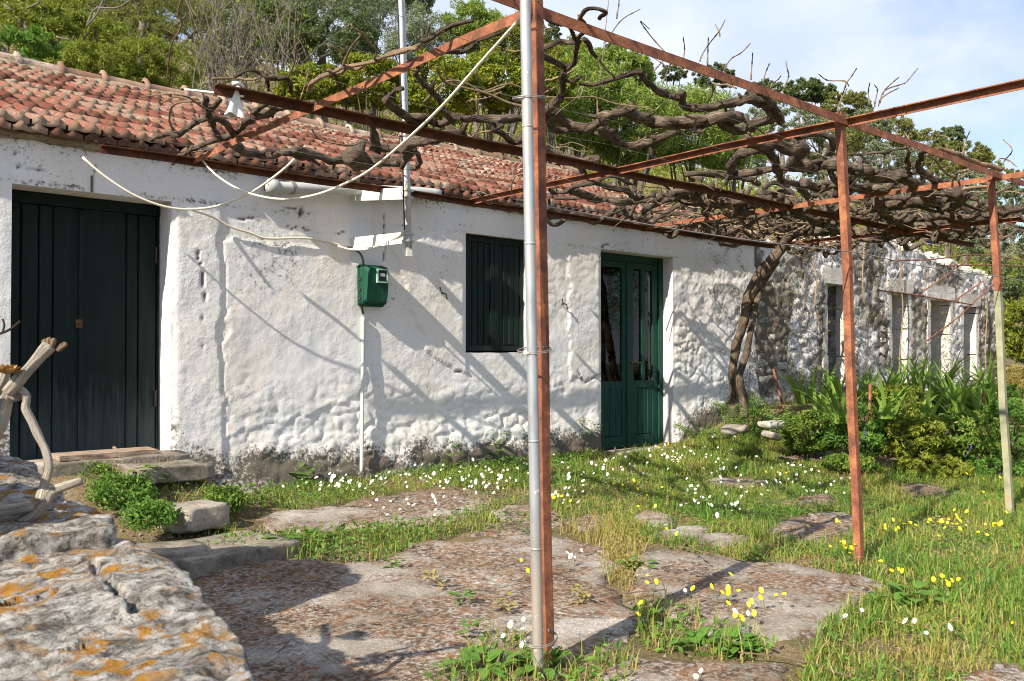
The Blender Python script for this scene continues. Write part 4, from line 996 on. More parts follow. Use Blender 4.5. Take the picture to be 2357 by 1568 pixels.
def limb(k, pts, d0, d1=None, mats='bark', z=PZ + .03, seed=None, knob=None, name='branch', gn=13):
    """d0,d1: width in photograph measure at first and last point"""
    vs_[0] += 1; sd = vs_[0] if seed is None else seed; d1 = d0 if d1 is None else d1
    P_ = trace(k, pts, z, seed=sd); r0 = 1.28 * d0 / 2 / FPX * depth(P_[0]); r1 = 1.28 * d1 / 2 / FPX * depth(P_[-1])
    Q = resample(P_, .028); Q = Q + (np.c_[fbm(Q * 7, 3, sd), fbm(Q * 7, 3, sd + 1), fbm(Q * 7, 3, sd + 2)] - .5) * .06 * min(1, r0 / .02)
    f = np.linspace(0, 1, len(Q)); r = (r0 + (r1 - r0) * f) * (1 + .55 * (fbm(np.c_[f * len(Q) * .16, f * 0 + sd], 3, sd) - .5))
    m_ = MB(); m_.tube(Q, r, gn, rough=.52 if mats == 'bark' else .16, seed=sd); q_ = np.random.default_rng(sd + 900)
    for _ in range(max(1, int(len(Q) * .028 / .16))):
        j = int(q_.integers(1, len(Q) - 1)); d_ = q_.normal(size=3) + np.array([0, 0, .7]); d_ /= np.linalg.norm(d_); h_ = r[j] * q_.uniform(1.3, 3.2); rr_ = r[j] * q_.uniform(.3, .6)
        m_.tube(np.array([Q[j], Q[j] + d_ * h_ * .6, Q[j] + d_ * (h_ + .004)]), np.array([rr_ * 1.4, rr_, rr_ * .8]), 7, rough=.3, seed=sd)
    for _ in range(max(1, int(len(Q) * .028 / .10)) if mats == 'bark' else 0):
        j = int(q_.integers(1, max(2, len(Q) - 6))); k = Q[j:j + 6]; o_ = q_.normal(size=3); o_ /= np.linalg.norm(o_); w_ = np.linspace(1.02, q_.uniform(1.15, 1.6), len(k))[:, None]
        m_.tube(k + o_ * r[j] * w_, np.linspace(.0035, .0012, len(k)), 4)
    return m_.build(name, M[mats], vine, smooth=True)
# traced limbs
limb('2', [(1480, 440), (1455, 520), (1450, 600), (1400, 680), (1330, 730)], 9, 16)
limb('2', [(1320, 360), (1400, 390), (1470, 430), (1530, 380), (1550, 310), (1540, 260), (1590, 210), (1590, 150), (1560, 120), (1600, 60), (1660, 40), (1720, 65), (1725, 95), (1690, 125)], 11, 7)
limb('2', [(1300, 320), (1380, 290), (1440, 275), (1500, 290), (1560, 280)], 9, 8)
limb('2', [(1310, 70), (1350, 130), (1430, 160), (1500, 170), (1525, 220), (1540, 260)], 6, 6)
limb('2', [(1460, 520), (1520, 525), (1570, 495)], 7, 5)
limb('2', [(1560, 540), (1640, 550), (1700, 540), (1800, 510), (1890, 485), (1965, 470), (2000, 530), (2060, 580), (2140, 620), (2230, 640)], 5, 12)
limb('2', [(1590, 250), (1650, 330), (1680, 370)], 10, 6)
limb('2', [(1690, 380), (1720, 430), (1760, 480), (1800, 510)], 4, 4, 'cane')
limb('2', [(440, 760), (560, 780), (640, 810), (740, 770), (860, 760), (980, 770), (1100, 765), (1200, 775), (1330, 775), (1400, 830), (1480, 850), (1560, 830)], 14, 12)
limb('2', [(730, 780), (680, 720), (640, 650), (590, 600), (530, 570), (500, 500), (470, 470)], 12, 8)
limb('2', [(490, 480), (520, 440), (560, 400), (590, 350)], 7, 5)
limb('2', [(500, 450), (490, 400)], 5, 3)
limb('2', [(1330, 740), (1400, 740), (1460, 790), (1530, 820), (1600, 820), (1690, 790), (1760, 750), (1840, 725), (1930, 740), (2030, 780), (2140, 795), (2250, 810), (2380, 790), (2500, 770), (2620, 790)], 18, 20)
limb('2', [(1700, 820), (1760, 890), (1830, 930), (1900, 945), (1980, 940), (2090, 900), (2210, 855)], 14, 14)
limb('2', [(310, 690), (330, 620), (370, 590), (420, 580)], 11, 8)
limb('2', [(300, 660), (350, 700), (420, 740), (480, 780), (560, 800)], 13, 14)
limb('2', [(1000, 840), (1060, 870), (1110, 910), (1160, 920), (1200, 900)], 12, 15)
limb('2', [(1020, 840), (1060, 810)], 9, 7)
limb('2', [(250, 975), (400, 955), (520, 930), (640, 900), (740, 895), (880, 920), (1000, 945), (1120, 970), (1230, 965), (1330, 990), (1440, 1040), (1560, 1060), (1680, 1055)], 17, 20)
limb('2', [(-300, 975), (-200, 1000), (-80, 1035), (60, 1045), (150, 1040)], 14, 17)
limb('2', [(70, 1010), (130, 1040), (200, 1060)], 34, 26, knob=1)
limb('2', [(180, 760), (200, 820), (230, 890), (240, 970)], 13, 16)
limb('2', [(210, 1050), (300, 1060), (390, 1060), (440, 1010), (480, 970)], 22, 14)
limb('2', [(500, 1000), (520, 1040), (500, 1090), (470, 1100)], 8, 10)
limb('5', [(470, 780), (560, 830), (660, 860), (740, 850), (850, 840), (930, 870), (1000, 890)], 12, 16)
limb('5', [(-60, 760), (30, 730), (140, 700), (230, 640), (310, 610), (370, 625), (430, 650), (480, 710)], 8, 11)
limb('5', [(80, 920), (120, 860), (220, 810), (330, 780), (410, 750), (480, 720), (560, 650), (600, 620)], 6, 13)
limb('5', [(580, 620), (640, 570), (730, 510)], 13, 10)
limb('5', [(590, 610), (680, 590), (790, 555), (900, 535), (1010, 520)], 14, 12)
limb('5', [(300, 480), (310, 560), (330, 600)], 9, 8)
limb('5', [(400, 490), (350, 540), (310, 590)], 8, 9)
limb('5', [(330, 610), (350, 660), (370, 700), (400, 750)], 9, 9)
limb('5', [(500, 350), (580, 310), (650, 315), (700, 345), (760, 350), (820, 345), (850, 400), (850, 440)], 6, 9)
limb('5', [(340, 360), (480, 355), (600, 370), (660, 350)], 4, 4, 'cane')
limb('5', [(700, 340), (710, 400), (715, 440)], 6, 5)
limb('5', [(840, 350), (880, 260), (895, 130)], 3, 4, 'cane')
limb('5', [(970, 440), (1000, 390), (1080, 340), (1160, 325), (1250, 280), (1400, 250), (1520, 190), (1680, 150)], 8, 7, 'cane')
limb('5', [(1090, 290), (1130, 310), (1210, 270), (1290, 290), (1400, 230), (1560, 190), (1700, 140)], 7, 6, 'cane')
limb('5', [(1110, 300), (1160, 370), (1180, 440), (1240, 500)], 7, 5)
limb('5', [(1200, 280), (1240, 190), (1320, 60), (1270, 30), (1250, 0)], 5, 3, 'cane')
limb('5', [(1320, 60), (1380, 130), (1420, 180), (1400, 230)], 4, 4, 'cane')
limb('5', [(1090, 130), (1160, 160), (1210, 185)], 3, 3, 'cane')
limb('5', [(1700, 120), (1760, 90), (1820, 60), (1900, 25), (1960, 0), (2040, -10)], 8, 8)
limb('5', [(1790, 180), (1900, 185), (1990, 180), (2060, 130), (2150, 80), (2260, 40)], 8, 5, 'bark')
limb('5', [(1750, 100), (1770, 0)], 4, 3, 'cane')
limb('5', [(50, 350), (60, 260), (70, 160), (110, 70), (140, -10), (120, -90), (135, -160)], 3, 4, 'cane')
limb('5', [(-120, 480), (0, 465), (90, 460), (180, 480), (290, 550)], 3, 4, 'cane')
limb('5', [(80, 700), (60, 620), (75, 540), (130, 510), (210, 500)], 4, 4, 'cane')
limb('3', [(0, 600), (30, 690), (120, 700), (250, 690), (330, 670), (420, 650), (500, 660), (560, 690), (600, 740), (640, 790)], 12, 18)
limb('3', [(470, 560), (540, 580), (570, 650), (610, 700), (650, 760)], 12, 14)
limb('3', [(-20, 800), (100, 780), (220, 790), (330, 830), (420, 840), (520, 800), (600, 790)], 20, 16)
limb('3', [(400, 920), (500, 930), (600, 940), (700, 970), (800, 970), (770, 1020), (740, 1080), (800, 1080), (860, 1100)], 22, 18)
limb('3', [(840, 1100), (920, 1085), (1000, 1075), (1100, 1100), (1200, 1120), (1300, 1140), (1440, 1150), (1520, 1190), (1600, 1260), (1680, 1330), (1760, 1350), (1820, 1310), (1830, 1260), (1780, 1240)], 19, 24)
limb('3', [(480, 930), (560, 980), (610, 1040), (640, 1120), (660, 1180), (740, 1200), (800, 1250), (840, 1290)], 14, 12)
limb('3', [(330, 1150), (330, 1100), (360, 1040), (440, 1000), (520, 985)], 15, 14)
limb('3', [(320, 1150), (440, 1130), (560, 1110), (680, 1100), (800, 1110)], 14, 12)
limb('3', [(40, 1130), (150, 1140), (260, 1150), (420, 1170), (520, 1190)], 10, 9)
limb('3', [(800, 1210), (900, 1215), (1000, 1210), (1140, 1220), (1300, 1230)], 15, 16)
limb('3', [(-20, 1260), (60, 1290), (150, 1340), (220, 1300), (260, 1240)], 14, 7)
limb('3', [(250, 1310), (340, 1325), (440, 1310), (560, 1300)], 16, 15)
limb('3', [(560, 1350), (680, 1370), (800, 1400), (900, 1430), (980, 1480), (1040, 1510)], 18, 16)
limb('3', [(1290, 1290), (1310, 1350), (1350, 1400), (1430, 1450), (1500, 1480)], 18, 16)
limb('3', [(1350, 1330), (1450, 1320), (1600, 1310)], 16, 18)
limb('3', [(1560, 1080), (1590, 1130), (1650, 1180), (1700, 1210)], 14, 14)
limb('3', [(1490, 1000), (1490, 1080), (1490, 1160)], 7, 8)
limb('3', [(1560, 1080), (1570, 1040), (1600, 990)], 10, 8)
limb('3', [(1400, 1200), (1450, 1160), (1540, 1110)], 8, 6)
limb('3', [(1100, 1010), (1200, 1010), (1300, 1000), (1400, 980), (1500, 960)], 5, 4)
limb('3', [(1700, 970), (1800, 1000), (1900, 1050), (2000, 1080), (2100, 1110)], 6, 9, 'cane')
limb('3', [(740, 860), (780, 900), (830, 880), (900, 880), (980, 910), (1000, 960), (980, 1000)], 9, 12)
limb('3', [(1850, 1240), (1950, 1230), (2050, 1220)], 4, 4)
limb('6', [(240, 780), (320, 770), (420, 790), (500, 800)], 16, 12)
limb('6', [(740, 600), (830, 580), (920, 550)], 12, 10)
limb('6', [(900, 440), (910, 510), (960, 580), (1040, 640), (1140, 690)], 17, 16)
limb('6', [(1040, 550), (1160, 520), (1280, 500), (1400, 490)], 17, 18)
limb('6', [(1220, 690), (1320, 660), (1440, 640), (1540, 620), (1680, 640)], 13, 14)
limb('6', [(1400, 690), (1520, 690), (1640, 700), (1760, 710)], 14, 15)
limb('6', [(1700, 640), (1780, 690), (1800, 740), (1740, 800)], 14, 12)
limb('6', [(1780, 640), (1900, 650), (2040, 620), (2180, 590), (2360, 540)], 12, 13)
limb('6', [(700, 780), (820, 790), (960, 770), (980, 720)], 16, 11)
limb('6', [(1000, 800), (1080, 770), (1120, 770)], 8, 6)
limb('6', [(940, 880), (960, 840), (1010, 810)], 5, 5)
limb('6', [(1850, 610), (1900, 540), (1900, 460), (1850, 430)], 4, 3, 'cane')
limb('6', [(1900, 610), (1980, 560), (2040, 510)], 4, 4, 'cane')
limb('6', [(1760, 370), (1900, 350), (2020, 340)], 4, 4, 'cane')
limb('6', [(1670, 260), (1740, 190), (1820, 170)], 4, 4, 'cane')
limb('6', [(1400, 30), (1500, 100), (1580, 200), (1670, 250)], 4, 4, 'cane')
limb('w', [(430, 60), (450, 120), (480, 140), (560, 120), (680, 80), (800, 70), (920, 95), (1060, 110), (1120, 160), (1180, 190), (1290, 160)], 8, 10)
limb('w', [(620, 120), (760, 150), (900, 180), (1000, 200), (1100, 210), (1220, 190), (1340, 170), (1480, 130)], 14, 14)
limb('w', [(560, 60), (640, 20), (720, 30), (840, 60)], 6, 6)
limb('w', [(840, 50), (900, 10), (1020, 20), (1120, 70), (1160, 0)], 6, 5)
limb('w', [(470, 180), (600, 190), (720, 170), (820, 200), (900, 190)], 7, 7)
limb('w', [(1020, 240), (1060, 300), (1120, 330), (1190, 320), (1230, 270), (1300, 230), (1420, 200), (1560, 150)], 9, 12)
limb('w', [(1440, 130), (1560, 120), (1640, 170), (1680, 220), (1740, 240), (1800, 180), (1830, 110)], 12, 7)
limb('w', [(1640, 180), (1700, 130), (1780, 90)], 10, 9)
limb('w', [(1840, 210), (1960, 230), (2080, 220), (2240, 190)], 15, 14)
limb('w', [(1760, 460), (1860, 480), (1960, 440), (2060, 390), (2160, 330), (2240, 300)], 13, 10)
limb('w', [(1820, 530), (1900, 560), (2000, 550), (2100, 510), (2200, 480)], 9, 9)
limb('w', [(1640, 360), (1760, 400), (1880, 400), (2000, 370)], 9, 7)
limb('w', [(1700, 340), (1860, 340), (2000, 330), (2160, 300)], 6, 5)
limb('w', [(430, 190), (440, 230)], 6, 5)
limb('w', [(450, 240), (450, 290), (450, 330)], 12, 16)
# tangle around the far bays
rv = np.random.default_rng(77)
for i in range(84):
    x0 = rv.uniform(6.6, 11.4); y0 = rv.uniform(3.3, 6.2); a = rv.normal(.1, .5) + (math.pi if rv.random() < .3 else 0); L_ = rv.uniform(.7, 1.9); k = 8; P_ = [[x0, y0, PZ + rv.uniform(-.02, .16)]]
    for j in range(k):
        a += rv.normal(0, .38); P_.append([np.clip(P_[-1][0] + math.cos(a) * L_ / k, 5.5, 11.6), np.clip(P_[-1][1] + math.sin(a) * L_ / k, 2.7, 6.3), PZ + .05 + rv.normal(0, .06)])
    Q = resample(np.array(P_), .04); f = np.linspace(0, 1, len(Q)); r0 = rv.uniform(.013, .036)
    MB().tube(Q, r0 * (1 - .4 * f) * (1 + .5 * (fbm(np.c_[f * 9, f * 0 + i], 3, i) - .5)), 10, rough=.48, seed=i).build('branch', M['bark'], vine, smooth=True)
# trunk: two twined stems rising from the bed to the pergola corner
def stem(pts, w, sd):
    P_ = np.array([atT(x, y, t) for x, y, t in pts]); Q = resample(P_, .03); f = np.linspace(0, 1, len(Q))
    r = np.interp(f, np.linspace(0, 1, len(w)), [q / 2 / FPX * 10.2 for q in w]); MB().tube(Q, r, 14, rough=.3, seed=sd).build('trunk', M['bark'], vine, smooth=True)
stem([(1688, 960, 10.1), (1690, 900, 10.1), (1686, 860, 10.05), (1694, 800, 10.0), (1712, 740, 9.95), (1722, 690, 9.9), (1746, 640, 9.85), (1772, 605, 9.8), (1800, 570, 9.7), (1818, 545, 9.6), (1850, 530, 9.4)], [22, 20, 18, 19, 20, 22, 26, 27, 25, 20, 14], 5)
stem([(1712, 960, 9.95), (1712, 920, 9.95), (1702, 870, 9.9), (1716, 820, 9.9), (1730, 750, 9.9), (1742, 690, 9.9), (1762, 640, 9.9), (1790, 600, 9.85)], [22, 20, 16, 14, 14, 16, 16, 13], 9)
# young canes standing up from the frame, with buds
def cane(pts, d=3.2):
    pts = [(pts[0][0] * 1.25 - pts[1][0] * .25, pts[0][1] + 34)] + list(pts)
    ox, oy, s = C('3'); t0 = depth(atZ(ox + pts[0][0] / s, oy + pts[0][1] / s, PZ + .02)); P_ = np.array([atT(ox + x / s, oy + y / s, t0 + .04 * i * ((i * 7) % 3 - 1)) for i, (x, y) in enumerate(pts)])
    Q = resample(P_, .03); f = np.linspace(0, 1, len(Q)); r = d / 2 / FPX * t0 * (1 - .35 * f); k = (np.arange(len(Q)) % 5 == 2); r = r * np.where(k, 1.5, 1)
    MB().tube(Q, r, 6, rough=.1, seed=len(pts)).build('cane', M['cane'], vine, smooth=True)
for p in ([(140, 370), (180, 300), (255, 205), (295, 130)], [(255, 205), (230, 160)], [(180, 400), (182, 340), (185, 245)], [(20, 400), (30, 320), (20, 240)], [(300, 430), (340, 380), (400, 345), (460, 285)], [(465, 490), (470, 420), (475, 345)],
          [(545, 520), (565, 460), (585, 415)], [(680, 570), (710, 500), (700, 450), (692, 400)], [(600, 550), (640, 520), (660, 495)], [(1035, 700), (1060, 620), (1085, 550), (1075, 525)], [(1075, 530), (965, 525), (905, 485)], [(1085, 545), (1120, 500), (1155, 445)], [(1050, 660), (1090, 580)],
          [(1235, 660), (1230, 600), (1240, 540)], [(1275, 665), (1290, 590), (1270, 555)], [(1305, 660), (1340, 590), (1450, 550), (1480, 535), (1555, 445)], [(1320, 640), (1370, 605), (1430, 575)], [(1340, 585), (1400, 530), (1430, 505)],
          [(1490, 920), (1495, 870), (1495, 820)], [(1500, 920), (1460, 860), (1420, 815)], [(1610, 950), (1650, 900), (1670, 850)], [(1850, 985), (1870, 910), (1895, 855)], [(2100, 1105), (2120, 1050), (2170, 980), (2110, 910)], [(2090, 1035), (2150, 1050), (2200, 1090)],
          [(-60, 380), (-180, 250), (-260, 140), (-200, 190)], [(-150, 440), (-60, 370), (30, 470)], [(-470, 250), (-380, 130), (-260, 60)], [(-110, 420), (-220, 350), (-330, 290)], [(-410, 90), (-400, 40), (-398, -10)]):
    cane(p)
for p in ([(1210, 330), (1250, 240), (1240, 190)], [(880, 780), (905, 700), (910, 480)], [(640, 640), (680, 520), (690, 410)], [(530, 560), (520, 470)], [(-250, 620), (-200, 420), (-230, 250)], [(1690, 760), (1680, 640), (1700, 500), (1755, 0)], [(1580, 600), (1610, 480), (1560, 420)], [(1440, 720), (1580, 600), (1600, 490)], [(1680, 780), (1680, 600), (1690, 380)]):
    ox, oy, s = C('2'); q = [((x / s + ox - C('3')[0]) * C('3')[2], y) for x, y in p]; cane(q, 2.4)
# fine dead tendrils
mb = MB()
for i in range(150):
    if i % 3: x0, y0 = rv.uniform(6.0, 11.3), rv.uniform(2.7, 6.2)
    else: x0, y0 = rv.uniform(1.9, 8), rv.uniform(2.6, 6.2)
    a = rv.uniform(0, 6.3); P_ = [[x0, y0, PZ + rv.uniform(-.01, .08)]]; L_ = rv.uniform(.25, .7)
    for j in range(5): a += rv.normal(0, .5); P_.append([P_[-1][0] + math.cos(a) * L_ / 5, min(6.35, P_[-1][1] + math.sin(a) * L_ / 5), P_[-1][2] + rv.normal(0, .035)])
    mb.tube(resample(np.array(P_), .06), rv.uniform(.003, .007), 5)
o = mb.build('dry_twigs', M['cane'], vine, smooth=True); o['kind'] = 'stuff'
mb = MB()
for i in range(90):
    x0, y0 = rv.uniform(7.0, 11.0), rv.uniform(5.0, 6.35)
    a = rv.normal(0, .7); P_ = [[x0, y0, PZ + rv.uniform(-.02, .14)]]; L_ = rv.uniform(.3, .9)
    for j in range(5): a += rv.normal(0, .3); P_.append([P_[-1][0] + math.cos(a) * L_ / 5, np.clip(P_[-1][1] + math.sin(a) * L_ / 5, 2, 6.4), P_[-1][2] + rv.normal(0, .03)])
    mb.tube(resample(np.array(P_), .06), rv.uniform(.005, .011), 5)
o = mb.build('matted_twigs', M['cane'], vine, smooth=True); o['kind'] = 'stuff'

# ------------------------------------------------------------------ foreground wall of lichen-covered rocks
def rock(name, poly, ztop, zbot, seed, label, tilt=(0, 0), amp=.05, mats='rock', rnd=.10, group=None, cat='rock', rings=26, cracks=()):
    P = np.array([atZ(x, y, ztop) for x, y in poly])[:, :2] if not isinstance(poly, np.ndarray) else poly
    Pr = resample(np.vstack([P, P[:1]]), .016)[:-1]; n = len(Pr); c = Pr.mean(0)
    Pr = Pr + (np.c_[fbm(Pr * 6, 4, seed), fbm(Pr * 6, 4, seed + 1)] - .5) * .10
    V = []; Hh = ztop - zbot
    for f in np.linspace(0, 1, 12): 
        s = 1.0 + .02 * (1 - f) - rnd * .25 * max(0, f - .8) / .2 * f; V.append(np.c_[c + (Pr - c) * s, np.full(n, zbot + Hh * (f * .96))])
    for f in np.linspace(.965, .001, rings):
        q = c + (Pr - c) * f; V.append(np.c_[q, np.full(n, ztop) - rnd * .16 * max(0, f - .75) / .25])
    V = np.vstack(V); w = np.clip((V[:, 2] - zbot) / Hh * 1.5, .2, 1)
    strat = fbm(np.c_[V[:, 0] * 4, V[:, 1] * 12, V[:, 2] * 14], 5, seed + 4) - .5; rid = np.abs(fbm(np.c_[V[:, 0] * 5, V[:, 1] * 9, V[:, 2] * 5], 4, seed + 7) - .5)
    V[:, 2] += w * (amp * .8 * strat + amp * 2.2 * (fbm(V * np.array([3.2, 3.2, 3.2]), 4, seed + 5) - .5) - amp * 1.0 * rid + tilt[0] * (V[:, 0] - c[0]) + tilt[1] * (V[:, 1] - c[1])) + w * .022 * (fbm(V * 32, 4, seed) - .5)
    for cr in cracks:
        Q_ = [atZ(x, y, ztop)[:2] for x, y in cr]; jit = (np.c_[fbm(V * 14, 3, 71), fbm(V * 14, 3, 72)] - .5) * .05
        for a_, b_ in zip(Q_[:-1], Q_[1:]): V[:, 2] -= 0.03 * w * ss(.013, .002, seg_dist(V[:, :2] + jit, a_, b_))
    d_ = V[:, :2] - c; d_ /= np.linalg.norm(d_, axis=1)[:, None] + 1e-6; side = ss(ztop - .02, ztop - .12, V[:, 2])
    V[:, :2] += d_ * ((fbm(V * 5, 5, seed + 9) - .5) * .14 * side + (fbm(V * 16, 3, seed + 2) - .5) * .04 * side)[:, None]
    o = obj(name, V, grid_faces(12 + rings, n, True), M[mats], smooth=True)
    return tag(o, label, cat, group)
rock('rock', [(-330, 1800), (-200, 1330), (-20, 1262), (120, 1244), (235, 1236), (330, 1240), (420, 1290), (440, 1330), (490, 1370), (530, 1430), (560, 1490), (590, 1560), (612, 1700), (300, 2100)], .74, -.05, 3, 'big flat rock spotted with orange lichen, nearest in the corner', rings=46, cracks=([(205, 1288), (238, 1320), (262, 1360), (300, 1402), (310, 1412)], [(-50, 1380), (90, 1372), (200, 1352), (262, 1346)], [(-80, 1520), (60, 1500), (180, 1470)]))
rock('rock', [(-420, 1300), (-300, 1150), (-60, 1092), (60, 1095), (172, 1126), (235, 1160), (262, 1188), (246, 1202), (100, 1212), (-150, 1240)], .82, .0, 13, 'pale lichened rock under the bare succulent stems', tilt=(0, .03))
rock('rock', [(-420, 1090), (-200, 1050), (0, 1036), (50, 1046), (85, 1064), (120, 1100), (120, 1116), (-60, 1100)], .78, .1, 23, 'grey rock at the left edge before the barn door', amp=.04)
rock('rock', np.array([(-.8, 3.62), (.1, 3.5), (.52, 3.62), (.64, 3.85), (.60, 4.3), (-.2, 4.7), (-1.1, 4.2)]), 1.5, 0, 33, 'added tall rock out of view, casting the upper shadow lobe on the concrete', amp=.08)  # unseen boulder, added to throw the farther shadow lobe across the slab
rock('rock', np.array([(-.9, 2.4), (-.2, 2.3), (.26, 2.42), (.40, 2.7), (.44, 3.05), (-.1, 3.3), (-.8, 3.15)]), 1.08, 0, 43, 'added rounded rock out of view, casting the lower shadow lobe on the concrete', amp=.07)  # another unseen boulder, added to shade the near corner of the slab

# succulent with bare crooked stems
suc = empty('succulent_shrub', atT(30, 1225, 2.35), 'leggy succulent with bare pale crooked stems on the lichened rock', 'succulent')
def sstem(pts, t, w, sd, name='stem'):
    P_ = np.array([atT(x, y, t + (q[0] if q else 0)) for x, y, *q in pts]); Q = resample(P_, .012); f = np.linspace(0, 1, len(Q)); r = np.interp(f, np.linspace(0, 1, len(w)), w) * .86 / 2 / FPX * t
    r = r * (1 + .22 * (fbm(np.c_[f * len(Q) * .35, f * 0 + sd], 3, sd) - .5)); MB().tube(Q, r, 14, rough=.34, seed=sd).build(name, M['succ'], suc, smooth=True)
sstem([(-160, 1225), (-60, 1222), (10, 1208), (60, 1190), (98, 1160), (120, 1132), (150, 1120), (186, 1108)], 2.35, [56, 50, 46, 44, 42, 34, 26, 20], 1)
sstem([(96, 1150), (104, 1110), (112, 1075), (106, 1040), (86, 1000), (70, 965), (58, 940), (60, 915), (46, 898), (28, 888)], 2.35, [34, 24, 22, 20, 20, 24, 22, 20, 22, 22], 2)
sstem([(18, 905), (40, 880), (66, 850), (92, 820), (112, 796)], 2.33, [28, 30, 30, 30, 34], 3)
sstem([(-60, 1040), (-20, 1000), (4, 960), (14, 925), (24, 898)], 2.36, [44, 44, 40, 34, 28], 4)
sstem([(24, 898), (34, 905), (44, 918)], 2.36, [30, 34, 26], 5)
sstem([(-10, 905), (6, 880), (14, 860), (18, 840)], 2.38, [22, 20, 18, 18], 6)
sstem([(-80, 1170), (-20, 1176), (40, 1172), (74, 1164)], 2.32, [30, 30, 28, 26], 7)
for (x, y, a) in ((104, 790, 100), (112, 786, 80), (122, 788, 80), (146, 796, 40), (140, 800, 50), (96, 806, 160)):
    b_ = atT(x - 10 * math.cos(math.radians(a)), y + 10 * math.sin(math.radians(a)), 2.33); e_ = atT(x + 9 * math.cos(math.radians(a)), y - 9 * math.sin(math.radians(a)), 2.33)
    MB().tube(np.array([b_, b_ * .6 + e_ * .4, b_ * .15 + e_ * .85, e_]), np.array([.006, .008, .008, .004]), 8).build('bud', M['cane'], suc, smooth=True)
def rosette(c, r, n, up, mats, parent, seed, name='leaf'):
    rg_ = np.random.default_rng(seed)
    for i in range(n):
        a = i * 2.39996; el = .15 + .9 * (1 - i / n) ** 1 if False else .2 + .9 * i / n; L_ = r * (1 - .35 * i / n)
        u, v = np.meshgrid(np.linspace(0, 1, 6), np.linspace(-1, 1, 5)); u = u.ravel(); v = v.ravel(); wd = .30 * L_ * np.sin(np.clip(u * .9 + .12, 0, 1) * math.pi) ** .6
        x = u * L_ * math.cos(el); z = u * L_ * math.sin(el) + .12 * L_ * v ** 2; y = v * wd
        V = np.c_[x * math.cos(a) - y * math.sin(a), x * math.sin(a) + y * math.cos(a), z] + np.asarray(c)
        link(name, mesh(name, V, grid_faces(5, 6), L[mats], smooth=True), parent)
rosette(atT(16, 862, 2.30), .042, 16, 1, 'rosette', suc, 1)
for k, (x, y, t) in enumerate(((-90, 930, 2.3), (-150, 860, 2.5), (-220, 960, 2.4), (-120, 1010, 2.2))): 
    rosette(atT(x, y, t), .085, 16, 1, 'rosette', suc, k + 4); sstem([(x, y, t - 2.3), (x - 10, y + 60, 0), (x + 20, y + 160, 0), (-60, 1210, .05)], t, [26, 30, 34, 40], 10 + k)
cable('bare_twig', [atT(-40, 772, 2.6), atT(0, 768, 2.6), atT(28, 755, 2.6), atT(46, 740, 2.6)], .004, M['bark'], 'thin bare twig poking in before the barn door at the picture edge', 'twig')
cable('bare_twig', [atT(6, 765, 2.6), atT(10, 748, 2.6), atT(6, 735, 2.6)], .003, M['bark'], 'short bent twig tip standing on the thin bare twig by the barn door', 'twig')

# ------------------------------------------------------------------ door step stones and plank
def block(px_, dims, rz, seed, label, cat='stone', mats='step', tilt=(0, 0), drop=0, name='step_stone', group=None, keep=.06, amp=.07):
    p = onG(*px_) if len(px_) == 2 else np.array(px_)
    o = link(name, lump(name, M[mats], dims, seed, 10, amp, keep), None, p + np.array([0, 0, dims[2] / 2 - drop])); o.rotation_euler = (tilt[0], tilt[1], rz)
    return tag(o, label, cat, group)
q = atY(400, 1085, 6.15)
block((q[0] - .06, 6.20, atY(390, 1066, 6.2)[2] - .11), (.54, .44, .11), .1, 301, 'flat broken step stone against the corner of the barn door', keep=.12, amp=.16)
q = atY(445, 1170, 5.55)
block((q[0], 5.52, atY(440, 1156, 5.55)[2] - .16), (.34, .27, .15), .25, 302, 'squarish grey stone below the broken step stone', keep=.14, amp=.13)
q = atY(350, 1232, 5.05); block((q[0], 5.0, .02), (.5, .4, .14), -.2, 303, 'low dark stone at the foot of the weedy step', keep=.15, amp=.16)
block((2.10, 4.98, .0), (.72, .55, .13), .15, 304, 'flat paving slab shaded along its edge beside the big rock', keep=.04, amp=.03)
a_, b_ = atY(128, 1052, 6.48), atY(352, 1036, 6.50)
o = link('threshold_stone', lump('threshold_stone', M['step'], (1.02, .36, .16), 311, 10, .06, .05), None, (a_ + b_) / 2 + np.array([.02, .02, -.105])); tag(o, 'stone threshold under the plank at the barn door', 'stone')
m_ = MB(); dv = (b_ - a_); dv /= np.linalg.norm(dv)
for s_ in (0,):
    V = []
    for f in np.linspace(0, 1, 24):
        p = a_ + (b_ - a_) * f; e1 = .004 * math.sin(f * 17); V += [p + np.array([0, -.10 + e1, -.022]), p + np.array([0, -.10 + e1, .012]), p + np.array([0, .12, .016]), p + np.array([0, .12, -.02])]
    m_.add(np.array(V), [grid_faces(24, 4, True), np.array([[3, 2, 1, 0], [92, 93, 94, 95]])], uv=np.c_[np.tile([0, .1, .5, .6], 24), np.repeat(np.linspace(0, .4, 24), 4)])
tag(m_.build('threshold_plank', M['wood']), 'weathered wooden plank lying along the barn door threshold', 'plank')
cable('dry_stick', [atT(262, 1030, 6.3), atT(300, 1068, 6.1), atT(322, 1085, 5.95)], .012, M['cane'], 'brown dry stick leaning over the barn door plank', 'stick')
q = atT(1692, 982, 9.3); block((q[0], q[1], q[2] - .06), (.40, .26, .08), .5, 305, 'brownish flat stone beneath the vine trunk', drop=0, keep=.3, amp=.34)
q = atT(1776, 978, 9.3); block((q[0], q[1], q[2] - .05), (.24, .2, .08), -.3, 306, 'whitewashed stone lying in weeds right of the vine trunk', mats='pale', keep=.3, amp=.34)
q = atT(1775, 1000, 9.1); block((q[0], q[1], q[2] - .05), (.2, .18, .07), .2, 307, 'grey stone just below the whitewashed one', keep=.3, amp=.34, tilt=(.2, .15))
q = atT(1465, 1042, 9.9); block((7.55, 6.42, .05), (.95, .26, .13), 0, 308, 'low stone doorstep under the green glazed door', keep=.03, amp=.04)
